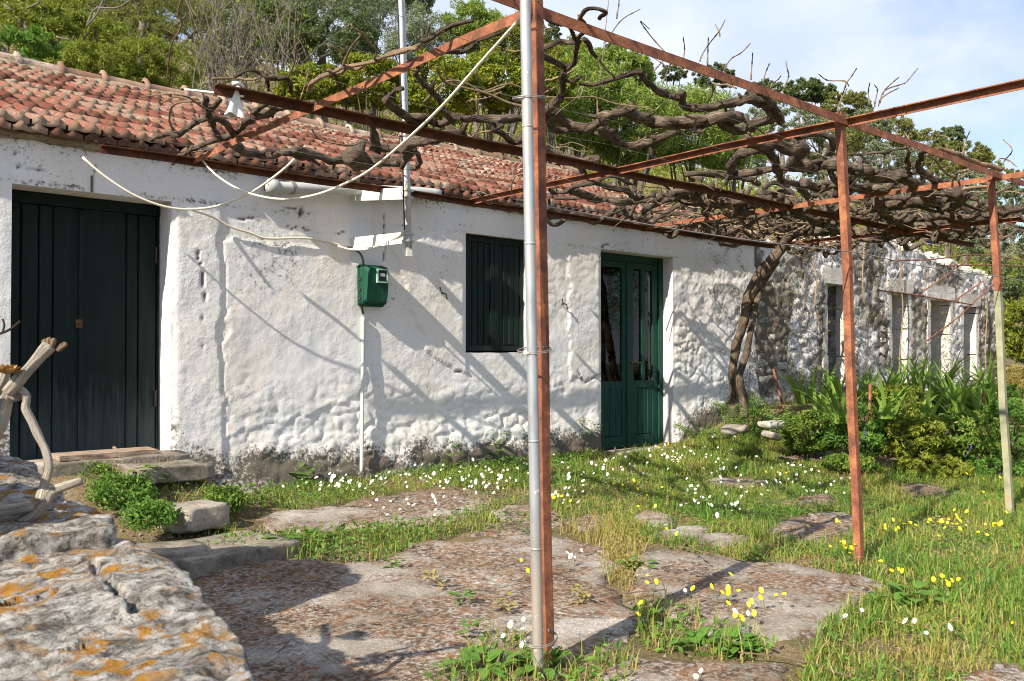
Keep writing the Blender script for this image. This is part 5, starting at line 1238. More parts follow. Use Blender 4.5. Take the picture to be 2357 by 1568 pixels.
q = atT(2142, 548, 33.); m_ = MB(); m_.tube(np.array([q - ez * .26, q - ez * .1, q + ez * .1, q + ez * .26]), np.array([.15, .17, .17, .15]), 16); tag(m_.build('blue_barrel', M['blue'], smooth=True), 'small blue barrel among the scrub on the hillside', 'barrel')

# ------------------------------------------------------------------ vegetation
rg = np.random.default_rng(2024)
def quads(c, d, w, nrm_fold, size, asp):
    """leaf blades: c centres, d long axis, w side axis"""
    n = len(c); s = size[:, None] * .5
    V = np.stack([c - d * s, c + w * s * asp + nrm_fold * s * .18 - d * s * .15, c + d * s, c - w * s * asp + nrm_fold * s * .18 - d * s * .15], 1).reshape(-1, 3)
    return V, np.arange(n * 4).reshape(-1, 4)
def leafcloud(c, size, asp, up=.3, droop=0.):
    n = len(c); d = rg.normal(size=(n, 3)); d[:, 2] += up - droop; d /= np.linalg.norm(d, axis=1)[:, None]
    r = rg.normal(size=(n, 3)) + np.array([0, 0, .5]); w = np.cross(d, r); w /= np.linalg.norm(w, axis=1)[:, None] + 1e-9
    return quads(c, d, w, np.cross(w, d), np.broadcast_to(size, (n,)) * rg.uniform(.7, 1.25, n), asp)
def crown_points(c, r, ncl, nper, rc, top=1.0, seed=0):
    q = rg.normal(size=(ncl, 3)); q /= np.linalg.norm(q, axis=1)[:, None]; rad = rg.uniform(.35, 1, ncl) ** .45
    bulge = .72 + .56 * fbm(q * 1.7 + seed * 3.3, 3, seed); q = q * (rad * bulge)[:, None]
    q[:, 2] = np.where(q[:, 2] < 0, q[:, 2] * .8, q[:, 2] * top)
    cl = np.asarray(c) + q * np.asarray(r)
    w = rg.uniform(.4, 1.6, ncl); w = w / w.sum(); idx = rg.choice(ncl, ncl * nper, p=w)
    g = rg.normal(size=(len(idx), 3)); g *= (rg.uniform(0, 1, len(idx)) ** .5 / (np.linalg.norm(g, axis=1) + 1e-9))[:, None]
    return cl[idx] + g * rc * np.array([1, 1, .75]), cl
def plant_tree(name, cx_, cy_, t, rx, ry, leaf, label, cat='tree', ncl=60, nper=60, ls=.09, asp=.35, rcf=.30, up=.2, droop=0, trunk=True, group=None, depthf=1.0, limbs=7):
    c = atT(cx_, cy_, t); RX = rx / FPX * t; RY = ry / FPX * t
    g = g1(c[0], c[1]); base = np.array([c[0], c[1], g])
    if c[2] - RY * .6 < g: c = c.copy(); 
    root = empty(name, base, label, cat, group)
    P_, cl = crown_points(c, (RX, RX * depthf, RY), ncl, nper, rcf * min(RX, RY), seed=int(abs(cx_ * 7 + cy_)))
    P_ = P_[P_[:, 2] > G(P_[:, 0], P_[:, 1]) + .02]
    V, F = leafcloud(P_, ls, asp, up, droop); obj('crown', V, F, L[leaf], root)
    if trunk:
        m_ = MB(); top = c + np.array([0, 0, -RY * .2]); b0 = base - np.array([0, 0, .2]); th = max(.04, min(.28, RX * .09))
        if top[2] - b0[2] > .3:
            k = resample(np.array([b0, b0 * .6 + top * .4 + rg.normal(0, .08, 3) * RX, top]), max(.1, RX * .15)); m_.tube(k, np.linspace(th, th * .5, len(k)), 8, rough=.2)
        for i in range(limbs):
            e = cl[int(rg.integers(len(cl)))]; s_ = b0 * .35 + top * .65 if top[2] - b0[2] > .3 else base; k = resample(np.array([s_, (s_ + e) / 2 + rg.normal(0, .1, 3) * RX, e]), max(.12, RX * .2)); m_.tube(k, np.linspace(th * .45, th * .08, len(k)), 6)
        m_.build('trunk' if cat == 'tree' else 'stems', M['trunk'], root, smooth=True)
    return root
# behind the roof, left to right
plant_tree('evergreen_bush', 40, 130, 14.6, 170, 60, 'weed', 'deep green bush behind the roof ridge at the left edge', 'bush', 110, 90, .10, .30)
plant_tree('evergreen_bush', 250, 165, 14.0, 130, 55, 'bright', 'low yellow green bush touching the roof ridge behind its second bump', 'bush', 120, 110, .075, .28)
plant_tree('leafy_bush', 360, 150, 14.6, 110, 60, 'bright', 'feathery yellow green bush between the ridge and the bare shrub', 'bush', 110, 110, .065, .22)
plant_tree('leafy_bush', 150, 80, 16.5, 150, 60, 'bright', 'mid green bush with dry twigs above the ridge bushes', 'bush', 110, 90, .10, .3)
plant_tree('broadleaf_tree', 60, 20, 19, 180, 80, 'bright', 'light green tree in the top corner above the roof', 'tree', 90, 90, .12, .3)
plant_tree('olive_tree', 330, 25, 22, 170, 80, 'brown', 'olive brown tree above the yellow green bushes', 'tree', 100, 100, .13, .22)
plant_tree('dark_bush', 290, 82, 18, 120, 40, 'brown', 'brownish scrubby bush in shade under the olive brown tree', 'bush', 70, 90, .09, .25)
plant_tree('olive_tree', 560, 0, 24, 150, 120, 'dark', 'dark tree behind the bare grey shrub', 'tree', 90, 100, .13, .25)
plant_tree('olive_tree', 740, 45, 20, 150, 105, 'olive', 'large grey green olive tree between the bare shrub and the mast', 'tree', 120, 130, .12, .18)
plant_tree('olive_tree', 650, 80, 19, 90, 80, 'dark', 'shadowy dark tree left of the large olive', 'tree', 80, 90, .11, .22)
plant_tree('olive_tree', 800, 95, 18.5, 80, 60, 'dark', 'dark shaded tree below the large olive near the mast', 'tree', 80, 90, .10, .22)
plant_tree('olive_tree', 975, 90, 24, 85, 75, 'olive', 'silvery olive tree just right of the mast', 'tree', 100, 110, .13, .16)
plant_tree('pine_tree', 860, -20, 30, 90, 60, 'dark', 'dark tall tree at the top edge left of the mast', 'tree', 80, 90, .16, .2)
plant_tree('pine_tree', 960, 0, 33, 45, 38, 'cypress', 'small dark crown on the skyline just right of the mast', 'tree', 60, 80, .16, .2)
plant_tree('lemon_tree', 720, 205, 13.4, 85, 55, 'lemon', 'low lemon tree behind the middle rail where the rag hangs', 'tree', 90, 90, .085, .40)
plant_tree('lemon_tree', 860, 195, 13.6, 95, 65, 'lemon', 'yellow tinged lemon tree left of the mast', 'tree', 100, 90, .085, .40)
plant_tree('lemon_tree', 1015, 215, 13.4, 105, 75, 'lemon', 'lemon tree with yellowing leaves between mast and galvanised pole', 'tree', 120, 90, .085, .40)
plant_tree('lemon_tree', 1130, 195, 13.8, 90, 70, 'lemon', 'lemon tree directly behind the top of the galvanised pole', 'tree', 110, 90, .085, .40)
plant_tree('lemon_tree', 1265, 210, 14.5, 60, 70, 'lemon', 'yellowest lemon tree just right of the galvanised pole', 'tree', 80, 80, .085, .40)
plant_tree('almond_tree', 1090, 70, 24, 80, 62, 'almond', 'light green tree on the slope above the lemon trees', 'tree', 100, 100, .14, .22)
plant_tree('almond_tree', 1180, 95, 21, 75, 70, 'bright', 'loose green tree behind the corner of the pergola', 'tree', 90, 90, .13, .22)
plant_tree('almond_tree', 1330, 250, 16, 110, 110, 'almond', 'bright narrow leaved tree seen through the vine right of the pole', 'tree', 140, 130, .12, .17, up=0, droop=.35)
plant_tree('almond_tree', 1450, 285, 16.5, 120, 100, 'almond', 'brightest green willowy tree behind the middle of the vine', 'tree', 150, 140, .12, .17, up=0, droop=.35)
plant_tree('almond_tree', 1590, 300, 17.5, 110, 95, 'almond', 'bright green willowy tree behind the thick vine limbs', 'tree', 130, 130, .12, .17, up=0, droop=.35)
plant_tree('almond_tree', 1690, 350, 19, 80, 70, 'almond', 'small willowy tree behind the vine above the roof end', 'tree', 100, 100, .12, .17, up=0, droop=.35)
plant_tree('almond_tree', 1420, 180, 20, 90, 55, 'almond', 'willowy green tree on the slope under the curled vine branch', 'tree', 100, 100, .14, .2)
plant_tree('almond_tree', 1300, 145, 26, 75, 50, 'bright', 'soft green tree behind the curled vine branch', 'tree', 90, 90, .16, .22)
for x, y, t, rx_, ry_, lab in ((1272, 85, 40, 26, 55, 'slim dark cypress rising just right of the pergola corner'), (1408, 112, 42, 28, 34, 'dark cypress top on the skyline under the front rail'), (1375, 150, 36, 50, 30, 'dark spreading tree below the skyline cypress'), (1480, 155, 44, 28, 28, 'small dark cypress right of the skyline pair'), (1645, 175, 46, 60, 42, 'dark round tree on the skyline under the front rail'), (1550, 165, 48, 46, 26, 'low dark tree between two skyline trees')):
    plant_tree('cypress_tree', x, y + 4, t, rx_ * .8, ry_ * .75, 'cypress', lab, 'tree', 120, 50, .17, .3, .15)
for x, y, t, rx_, ry_, lf, lab in ((1765, 215, 55, 38, 26, 'dark', 'dark dense tree on the ridge left of the second post'), (1850, 212, 58, 40, 28, 'dark', 'dark evergreen crown on the ridge where twigs cross it'), (1890, 218, 58, 30, 20, 'dark', 'small dark crown beside the ridge evergreen'),
        (1950, 245, 56, 48, 34, 'brown', 'olive toned round tree on the ridge near the second post'), (2040, 315, 60, 60, 46, 'brown', 'olive toned tree on the ridge right of the second post'), (1985, 300, 50, 60, 40, 'olive', 'grey green tree behind the second post'), (2120, 345, 66, 52, 40, 'brown', 'yellowish tree on the far ridge right of the second post'),
        (2190, 318, 76, 24, 24, 'cypress', 'lone dark pine on the skyline between the second and third posts'), (2200, 365, 70, 62, 34, 'brown', 'yellow olive crown under the lone pine'), (2255, 385, 72, 40, 30, 'bright', 'light green crown on the skyline near the third post'), (2330, 425, 70, 60, 28, 'brown', 'low ridge tree at the right edge of the skyline'),
        (1800, 290, 40, 80, 55, 'olive', 'grey olive tree on the slope behind the vine knots'), (1900, 330, 42, 80, 55, 'brown', 'brownish tree on the slope left of the second post'), (2010, 375, 44, 80, 45, 'olive', 'silver olive tree on the slope right of the second post'), (2110, 410, 46, 80, 40, 'brown', 'tawny tree on the slope above the thick vine bend'),
        (2220, 440, 44, 70, 40, 'olive', 'silver green tree just left of the top of the third post'), (2300, 470, 42, 60, 40, 'olive', 'silver green tree just right of the third post'), (1930, 420, 32, 80, 40, 'olive', 'low olive tree above the ruin'), (2060, 470, 33, 90, 42, 'olive', 'spreading olive tree behind the ruin gable'),
        (2180, 520, 30, 80, 42, 'olive', 'silver olive tree behind the ruin near the blue barrel'), (2300, 560, 27, 70, 55, 'olive', 'tall silver olive tree right of the third post'), (2340, 650, 24, 60, 45, 'dark', 'dark bush right of the third post below the silver olive')):
    plant_tree('hillside_tree', x, y, t, rx_ * 1.18, ry_ * 1.05, lf, lab, 'tree', 150, 46, t * .0042, .30, .17)
plant_tree('bramble_bush', 2352, 770, 17, 45, 80, 'bright', 'yellow green bush at the right edge beyond the ruin', 'bush', 90, 90, .085, .35)
plant_tree('bramble_bush', 2345, 880, 14, 40, 40, 'dry', 'dry grassy bush at the right edge below the yellow green bush', 'bush', 60, 70, .09, .12)
for i, (x, y, h, lf, lab) in enumerate(((17., -4., 3.4, 'olive', 'olive tree behind the viewer mirrored in the glazed door'), (22., -7.5, 4.2, 'dark', 'dark tree behind the viewer opposite the glazed door'), (27., -3., 4.0, 'olive', 'olive tree behind the viewer further along the lane'), (13., -9., 3.8, 'brown', 'brown green tree behind the viewer near the lane'))):
    root = empty('olive_tree', (x, y, 0), lab, 'tree'); P_, cl = crown_points((x, y, h), (2.6, 2.6, 2.3), 90, 50, .8, seed=i); V, F = leafcloud(P_, .16, .25); obj('crown', V, F, L[lf], root); MB().tube(resample(np.array([(x, y, -.1), (x + .1, y, h * .5), (x, y, h)]), .3), .16, 8, rough=.2).build('trunk', M['trunk'], root, smooth=True)
# scrub on the slope: one mass
n = 95000; x = rg.uniform(-12, 75, n); y = 12.6 + rg.uniform(0, 1, n) ** 1.5 * 36; z = G(x, y)
dd = np.sqrt(x ** 2 + y ** 2); keep = fbm(np.c_[x * .35, y * .35], 3, 9) > .40; x, y, z, dd = x[keep], y[keep], z[keep], dd[keep]
bump_ = np.clip(fbm(np.c_[x * .5, y * .5], 3, 19) - .33, 0, 1) * 6.0
V, F = leafcloud(np.c_[x, y, z + rg.uniform(0, 1, len(x)) ** .6 * bump_], .085 + dd * .0050, .28, .3)
o = obj('hillside_scrub', V, F, L['bright']); tag(o, 'low olive green scrub covering the hillside', 'scrub', kind='stuff')
n = 40000; x = rg.uniform(-3, 22, n); y = rg.uniform(11.0, 14.5, n); z = G(x, y); bump_ = .7 + 1.7 * fbm(np.c_[x * .8, y * .8], 3, 29)
V, F = leafcloud(np.c_[x, y, z + rg.uniform(0, 1, n) * bump_], .09, .28, .3); o = obj('undergrowth', V, F, L['ivy']); tag(o, 'tangled undergrowth behind the roof', 'undergrowth', kind='stuff')
plant_tree('broadleaf_tree', 180, -30, 30, 260, 90, 'brown', 'wide olive brown tree along the top edge at the left', 'tree', 120, 100, .17, .25)
plant_tree('broadleaf_tree', 480, 40, 29, 200, 120, 'brown', 'tall hazy brown tree high behind the bare shrub', 'tree', 120, 100, .17, .25)
plant_tree('broadleaf_tree', 700, -40, 32, 180, 90, 'olive', 'grey green tree at the top edge above the large olive', 'tree', 100, 100, .17, .22)
# bare shrub behind the ridge
fig = empty('bare_shrub', atT(540, 220, 13.6), 'leafless grey shrub of many upright stems behind the roof ridge', 'shrub'); fb = atT(530, 262, 13.6); m2 = MB(); nst = 0
for i in range(34):
    x_e = rg.uniform(420, 700); y_e = rg.uniform(-60, 110); t = 13.6 + rg.normal(0, .5); e = atT(x_e, y_e, t); s_ = fb + np.array([rg.normal(0, .35), rg.normal(0, .3), -.4]); s_[0] += (x_e - 550) * .0035
    md = s_ * .5 + e * .5 + np.array([(rg.normal(0, .12)), rg.normal(0, .1), 0]); Q = resample(np.array([s_, md, e]), .12); r = np.linspace(.014, .005, len(Q)) * rg.uniform(.6, 1.1)
    MB().tube(Q, r, 6).build('stem', M['fig'], fig, smooth=True)
    for k in range(5):
        j = int(rg.integers(len(Q) // 3, len(Q))); d_ = rg.normal(size=3) * .25 + np.array([0, 0, .45]); m2.tube(resample(np.array([Q[j], Q[j] + d_ * .5 + rg.normal(0, .04, 3), Q[j] + d_ * rg.uniform(.6, 1.4)]), .1), np.linspace(.007, .003, 50)[:1].repeat(1) if False else .005, 5)
for i in range(90):
    s_ = atT(rg.uniform(440, 720), rg.uniform(120, 215), 13.3 + rg.normal(0, .3)); d_ = rg.normal(size=3) * .22 + np.array([0, 0, .22]); m2.tube(resample(np.array([s_, s_ + d_ * .5 + rg.normal(0, .03, 3), s_ + d_]), .1), .005, 5)
o = m2.build('twigs', M['fig'], fig, smooth=True); o['kind'] = 'stuff'
P_ = np.array([atT(rg.uniform(430, 720), rg.uniform(0, 220), 13.5 + rg.normal(0, .4)) for i in range(700)]); V, F = leafcloud(P_, .055, .5); o = obj('young_leaves', V, F, L['bright'], fig); o['kind'] = 'stuff'
# bleached dead branches over the top left bushes
db = empty('dead_branch', atT(240, 40, 15), 'bleached dead branches sticking out over the left bushes', 'branch')
for pts in ([(200, 60), (225, 30), (235, 5), (250, -20)], [(200, 60), (205, 45), (220, 20), (270, 18), (300, 0)], [(60, 20), (90, 5), (80, -10)], [(130, 85), (160, 92)], [(10, 10), (30, 25)]):
    MB().tube(resample(np.array([atT(x, y, 14.6) for x, y in pts]), .1), .016, 6).build('branch', M['fig'], db, smooth=True)

# ------------------------------------------------------------------ weeds and grass of the yard
def zone_pts(poly, dens, mode='px'):
    Q = np.array([onG(*p) for p in poly])[:, :2] if mode == 'px' else np.array(poly, float); lo, hi = Q.min(0), Q.max(0); n = int(np.prod(hi - lo) * dens); P_ = rg.uniform(lo, hi, (n, 2)); return P_[inpoly(P_, Q)]
def blades(P_, h, w, lean=.75):
    n = len(P_); z = G(P_[:, 0], P_[:, 1]); a = rg.uniform(0, 6.283, n); b = a + rg.normal(0, .6, n) + 1.57
    H = h * (.3 + 1.25 * rg.uniform(0, 1, n) ** 1.6); W = w * rg.uniform(.7, 1.3, n) / 2; sd = np.c_[np.cos(a), np.sin(a), np.zeros(n)] * W[:, None]; ln = np.c_[np.cos(b), np.sin(b), np.zeros(n)] * (H * rg.uniform(.05, 1, n) * lean)[:, None]
    b0 = np.c_[P_, z - .01]; b1 = b0 + ln * .35 + np.c_[np.zeros((n, 2)), H * .55]; b2 = b0 + ln + np.c_[np.zeros((n, 2)), H * rg.uniform(.8, 1, n)]
    V = np.stack([b0 - sd, b0 + sd, b1 + sd * .8, b1 - sd * .8, b2 + sd * .12, b2 - sd * .12], 1).reshape(-1, 3); k = np.arange(n)[:, None] * 6
    return V, np.vstack([k + [0, 1, 2, 3], k + [3, 2, 4, 5]])
def lowleaves(P_, h, size, asp, up=.25):
    z = G(P_[:, 0], P_[:, 1]); return leafcloud(np.c_[P_, z + rg.uniform(0.01, 1, len(P_)) ** 1.2 * h], size, asp, up)
def stuff(name, parts, matk, label, cat):
    Vs, Fs, off = [], [], 0
    for V, F in parts: Vs.append(V); Fs.append(F + off); off += len(V)
    return tag(obj(name, np.vstack(Vs), np.vstack(Fs), L[matk]), label, cat, kind='stuff')
def clumpy(P_, sc, thr, seed): return P_[fbm(P_ * sc, 3, seed) > thr]
def thin(P_):
    a_ = on_slab(P_, -.03); b_ = on_slab(P_, -.17); return P_[~a_ | (a_ & ~b_ & (fbm(P_ * 3.2, 3, 88) > .55))]
meadow = [(1270, 1112), (1500, 1040), (1620, 1000), (1700, 985), (1900, 1060), (2357, 1110), (2500, 1200), (2600, 1600), (1780, 1700), (1900, 1440), (2030, 1362), (1990, 1330), (1700, 1296), (1560, 1268), (1420, 1240), (1270, 1200)]
strip1 = [(426, 1296), (520, 1244), (700, 1238), (860, 1216), (1000, 1212), (1080, 1226), (990, 1256), (860, 1302), (700, 1290)]
base = [(540, 1160), (620, 1130), (700, 1085), (850, 1085), (1050, 1036), (1200, 1030), (1390, 1050), (1390, 1100), (1200, 1140), (1000, 1128), (760, 1168), (600, 1200)]
centre = [(1378, 1330), (1392, 1200), (1490, 1220), (1482, 1340), (1440, 1380)]
mid2 = [(1450, 1410), (1520, 1392), (1640, 1446), (1800, 1505), (1760, 1530), (1560, 1522), (1480, 1490)]
bottom = [(960, 1600), (1060, 1520), (1130, 1470), (1230, 1500), (1300, 1540), (1420, 1500), (1480, 1530), (1400, 1640), (1100, 1680)]
leftbed = [(150, 1090), (300, 1062), (420, 1110), (520, 1180), (560, 1230), (400, 1240), (300, 1215), (230, 1160)]
gap = [(1000, 1200), (1240, 1130), (1280, 1230), (1240, 1240), (1060, 1232)]
edge = [(1280, 1230), (1400, 1190), (1420, 1240), (1390, 1270)]
g_parts = [blades(clumpy(thin(zone_pts(meadow, 2500)), 1.9, .50, 3), .064, .0058), blades(clumpy(thin(zone_pts(meadow, 1300)), 3.0, .55, 4), .10, .006), blades(clumpy(zone_pts(base, 1500), 3, .40, 44), .075, .006), blades(clumpy(zone_pts(strip1, 1100), 4, .45, 5), .10, .006), blades(zone_pts(mid2, 700), .11, .006), blades(zone_pts(bottom, 900), .10, .006), blades(clumpy(zone_pts(leftbed, 900), 4, .45, 47), .06, .006), blades(clumpy(zone_pts(gap, 1500), 4, .42, 6), .09, .006),
           blades(thin(zone_pts([(4.5, 5.6), (8.6, 5.0), (12, 4.6), (12, 6.5), (4.5, 6.5)], 700, 'w')), .08, .006)]
g_parts.append(blades(thin(zone_pts([(5.4, .5), (15, .3), (24, 4.5), (24, 7.5), (18.5, 6.3), (13, 5.4), (11, 3.6), (8, 3.0), (6.2, 2.2)], 190, 'w')), .10, .009)); g_parts.append(blades(zone_pts([(18.5, 6), (26, 4), (40, 9), (30, 12), (19, 11.5)], 60, 'w'), .22, .02))
stuff('grass', g_parts, 'grass', 'green spring grass growing between the concrete patches', 'grass')
d_parts = [blades(clumpy(thin(zone_pts(meadow, 1300)), 1.3, .49, 13), .065, .0055, 1.1), blades(clumpy(zone_pts(centre, 1300), 5, .38, 45), .11, .005, .9), blades(clumpy(zone_pts(mid2, 700), 4, .45, 15), .13, .006), blades(clumpy(zone_pts(bottom, 600), 3, .45, 16), .12, .006), blades(zone_pts(edge, 1000), .13, .006), blades(zone_pts(leftbed, 500), .10, .006), blades(clumpy(zone_pts(strip1, 500), 4, .5, 17), .13, .005)]
d_parts.append(lowleaves(zone_pts(centre, 2600), .16, .022, .35, .8)); d_parts.append(lowleaves(clumpy(zone_pts(leftbed, 900), 4, .45, 50), .07, .024, .4)); d_parts.append(lowleaves(clumpy(thin(zone_pts(meadow, 1200)), 2.6, .5, 51), .045, .020, .4))
stuff('dry_grass', d_parts, 'dry', 'yellowing grass and seedy weeds in the yard', 'grass')
w_parts = [lowleaves(zone_pts(strip1, 1500), .085, .042, .42), lowleaves(clumpy(zone_pts(base, 1700), 3, .40, 48), .09, .034, .40), lowleaves(clumpy(thin(zone_pts(meadow, 2800)), 2.2, .44, 23), .05, .025, .42), lowleaves(zone_pts(mid2, 800), .07, .042, .40), lowleaves(zone_pts(bottom, 700), .08, .045, .38), lowleaves(clumpy(zone_pts(leftbed, 1700), 4, .42, 46), .07, .032, .42), lowleaves(clumpy(zone_pts(gap, 1000), 4, .42, 26), .06, .032, .4), lowleaves(zone_pts([(1640, 960), (1700, 925), (1790, 960), (1860, 1010), (1700, 1030)], 2600), .26, .036, .40)]
w_parts.append(lowleaves(clumpy(thin(zone_pts(meadow, 2600)), 1.4, .57, 61), .055, .026, .45)); w_parts.append(blades(clumpy(thin(zone_pts(meadow, 900)), 2.4, .55, 62), .12, .007, .7))
stuff('weeds', w_parts, 'weed', 'small leafy weeds filling the joints and wall foot', 'weeds')
# litter of dry leaves and straws on the concrete
NG = 5200; P_ = rg.uniform((1.0, 2.2), (9.5, 6.4), (NG, 2)); P_ = P_[~on_slab(P_, -.01)]; bs = np.array([[1, 0, 0], [-.5, .8, .1], [-.5, -.8, 0], [.1, .1, .8], [0, 0, -.5]]); sz = rg.uniform(.005, .018, len(P_))
V = np.concatenate([bs[None] * rg.uniform(.7, 1.3, (len(P_), 5, 1)) * sz[:, None, None]] )+ np.c_[P_, G(P_[:, 0], P_[:, 1]) + .006][:, None, :]; F = np.array([[0, 1, 3], [1, 2, 3], [2, 0, 3], [1, 0, 4], [2, 1, 4], [0, 2, 4]])
tag(obj('gravel', V.reshape(-1, 3), (F[None] + np.arange(len(P_))[:, None, None] * 5).reshape(-1, 3), M['step']), 'small gravel in the bare soil between the concrete patches', 'gravel', kind='stuff')
P_ = zone_pts([(1.2, 2.3), (7, 2.3), (9, 5.5), (3, 6.3), (1.2, 5.5)], 380, 'w'); P_ = clumpy(P_, 2.0, .5, 33); P_ = np.vstack([P_, clumpy(zone_pts(meadow, 420), 1.7, .56, 34)])
a = rg.uniform(0, 6.28, len(P_)); d = np.c_[np.cos(a), np.sin(a), rg.normal(0, .08, len(P_))]; w = np.c_[-np.sin(a), np.cos(a), rg.normal(0, .3, len(P_))]
V, F = quads(np.c_[P_, G(P_[:, 0], P_[:, 1]) + .058], d, w, np.tile([0, 0, 1.], (len(P_), 1)), rg.uniform(.01, .055, len(P_)), .12)
stuff('leaf_litter', [(V, F)], 'dryleaf', 'brown straws and leaf litter lying on the concrete', 'litter')
# broad leafy weeds as plants of their own
def weed_plant(p, r, n, seed, label, leaf='weed', lsz=.09, name='leafy_weed', up=.35, group=None):
    root = empty(name, p, label, 'weed', group)
    q = np.random.default_rng(seed)
    for i in range(n):
        a = q.uniform(0, 6.28); el = q.uniform(.15, 1.1); L_ = lsz * q.uniform(.7, 1.2); s_ = np.array([math.cos(a), math.sin(a), 0]) * r * q.uniform(.05, .55) + np.array([0, 0, q.uniform(.01, up * r)])
        u, v = np.meshgrid(np.linspace(0, 1, 5), [-1, 0, 1]); u = u.ravel(); v = v.ravel(); wd = .36 * L_ * np.sin(np.clip(u * .88 + .1, 0, 1) * math.pi) ** .7
        x = u * L_; z = L_ * (math.sin(el) * u - .5 * u ** 2) + .05 * L_ * np.abs(v); y = v * wd
        V = np.c_[x * math.cos(a) - y * math.sin(a), x * math.sin(a) + y * math.cos(a), z] + s_ + np.asarray(p)
        link('leaf', mesh('leaf', V, grid_faces(3, 5), L[leaf], smooth=True), root)
    return root
for i, (x, y, r, n, l, lab) in enumerate(((1245, 1548, .17, 34, .065, 'leafy weed at the foot of the galvanised pole'), (1110, 1555, .18, 34, .065, 'broad leaved weed left of the pole foot at the bottom edge'), (1690, 1500, .16, 30, .065, 'broad leaved weed in front of the pale concrete patch'), (1600, 1495, .13, 12, .08, 'small leafy weed left of the weed before the pale patch'), (640, 1262, .16, 18, .09, 'lush weed in the middle of the joint beside the dark concrete'), (560, 1268, .13, 14, .08, 'leafy weed at the left end of the joint beside the dark concrete'), (720, 1250, .14, 14, .08, 'leafy weed on the right part of the joint beside the dark concrete'),
     (1480, 1310, .15, 14, .09, 'dark leafed weed between the two big concrete patches'), (445, 1200, .10, 10, .08, 'round leaved weed growing against the squarish step stone'), (2100, 1388, .18, 16, .09, 'leafy buttercup clump in the meadow right of the pale patch'), (1362, 985, .14, 16, .08, 'ferny green tuft on the wall foot left of the glazed door'), (1150, 1040, .2, 24, .07, 'dark green weed against the wall under the window'), (1040, 1050, .16, 18, .06, 'tall weed against the wall left of the window'))):
    p = onG(x, y)
    if i >= 10: p = atY(x, y + 25, 6.42)
    weed_plant(p, r, n, 60 + i, lab, 'weed', l, up=.35 if i < 10 else 1.6)
weed_plant(onG(400, 1140), .2, 30, 801, 'leafy weed between the two step stones', 'weed', .06, up=.5)
weed_plant(onG(330, 1110), .2, 34, 802, 'leafy weed spilling beside the broken step stone', 'ivy', .055, up=.6)
weed_plant(onG(500, 1200), .16, 26, 803, 'low weed on the paving slab below the squarish stone', 'weed', .05, up=.4)
weed_plant(onG(590, 1165), .2, 34, 804, 'dark leafy weed at the wall foot right of the step stones', 'ivy', .06, up=.8)
weed_plant(onG(700, 1125), .22, 40, 805, 'leafy weed at the wall foot left of the green conduit', 'weed', .06, up=.9)
plant_tree('weedy_bush', 205, 1100, 5.9, 45, 30, 'ivy', 'low leafy bush at the left end of the threshold plank', 'bush', 45, 34, .036, .42, .85, trunk=False)
plant_tree('weedy_bush', 345, 1185, 5.25, 60, 28, 'weed', 'low leafy bush between the big rock and the squarish step stone', 'bush', 45, 34, .036, .42, .85, trunk=False)
plant_tree('weedy_bush', 520, 1150, 5.9, 40, 26, 'ivy', 'dark low weeds at the wall corner beside the step stones', 'bush', 45, 34, .036, .42, .85, trunk=False)
for i, (x, y, lab) in enumerate(((905, 1318, 'tuft of weeds at the left rim of the middle concrete patch'), (1000, 1362, 'small tuft growing from a crack in the large concrete patch'), (1062, 1402, 'tiny weed on the large concrete patch left of the pole'), (1165, 1420, 'sparse weed on the concrete beside the pole'), (1090, 1480, 'low weed on the large concrete patch near the bottom edge'), (1340, 1400, 'small weed on the concrete right of the rusty post'), (1730, 1300, 'small weed at the back rim of the pale concrete patch'))):
    weed_plant(onG(x, y) + np.array([0, 0, .02]), .09, 20, 840 + i, lab, 'dry' if i % 2 else 'weed', .035, up=.9)
# ferns
def fern(p, n, Lf, seed, label):
    root = empty('fern', p, label, 'fern'); q = np.random.default_rng(seed)
    for i in range(n):
        a = q.uniform(0, 6.28); el = q.uniform(.7, 1.3); m_ = MB(); k = 14
        for j in range(1, k):
            u = j / k; x = Lf * (u * math.cos(el) + .35 * u * u); z = Lf * (u * math.sin(el) - .35 * u * u); wl2 = .22 * Lf * math.sin(min(1, u * 1.02 + .08) * math.pi) ** .8 + .004
            for s_ in (-1, 1):
                V = np.array([[x - .010, 0, z], [x + .006, s_ * wl2 * .6, z - .01], [x + .022, s_ * wl2, z - .018], [x + .014, s_ * wl2 * .5, z - .004]]); V = np.c_[V[:, 0] * math.cos(a) - V[:, 1] * math.sin(a), V[:, 0] * math.sin(a) + V[:, 1] * math.cos(a), V[:, 2]]; m_.add(V + np.asarray(p), np.array([[0, 1, 2, 3]]))
        m_.build('frond', L['strap'], root)
fern(atT(1835, 1000, 9.0), 11, .48, 1, 'bright fern between the vine trunk and the second post'); fern(atT(1600, 1010, 9.6), 9, .32, 2, 'small fern at the wall foot right of the glazed door'); fern(atT(1700, 965, 9.4), 9, .36, 3, 'fern tuft at the base of the vine trunk')
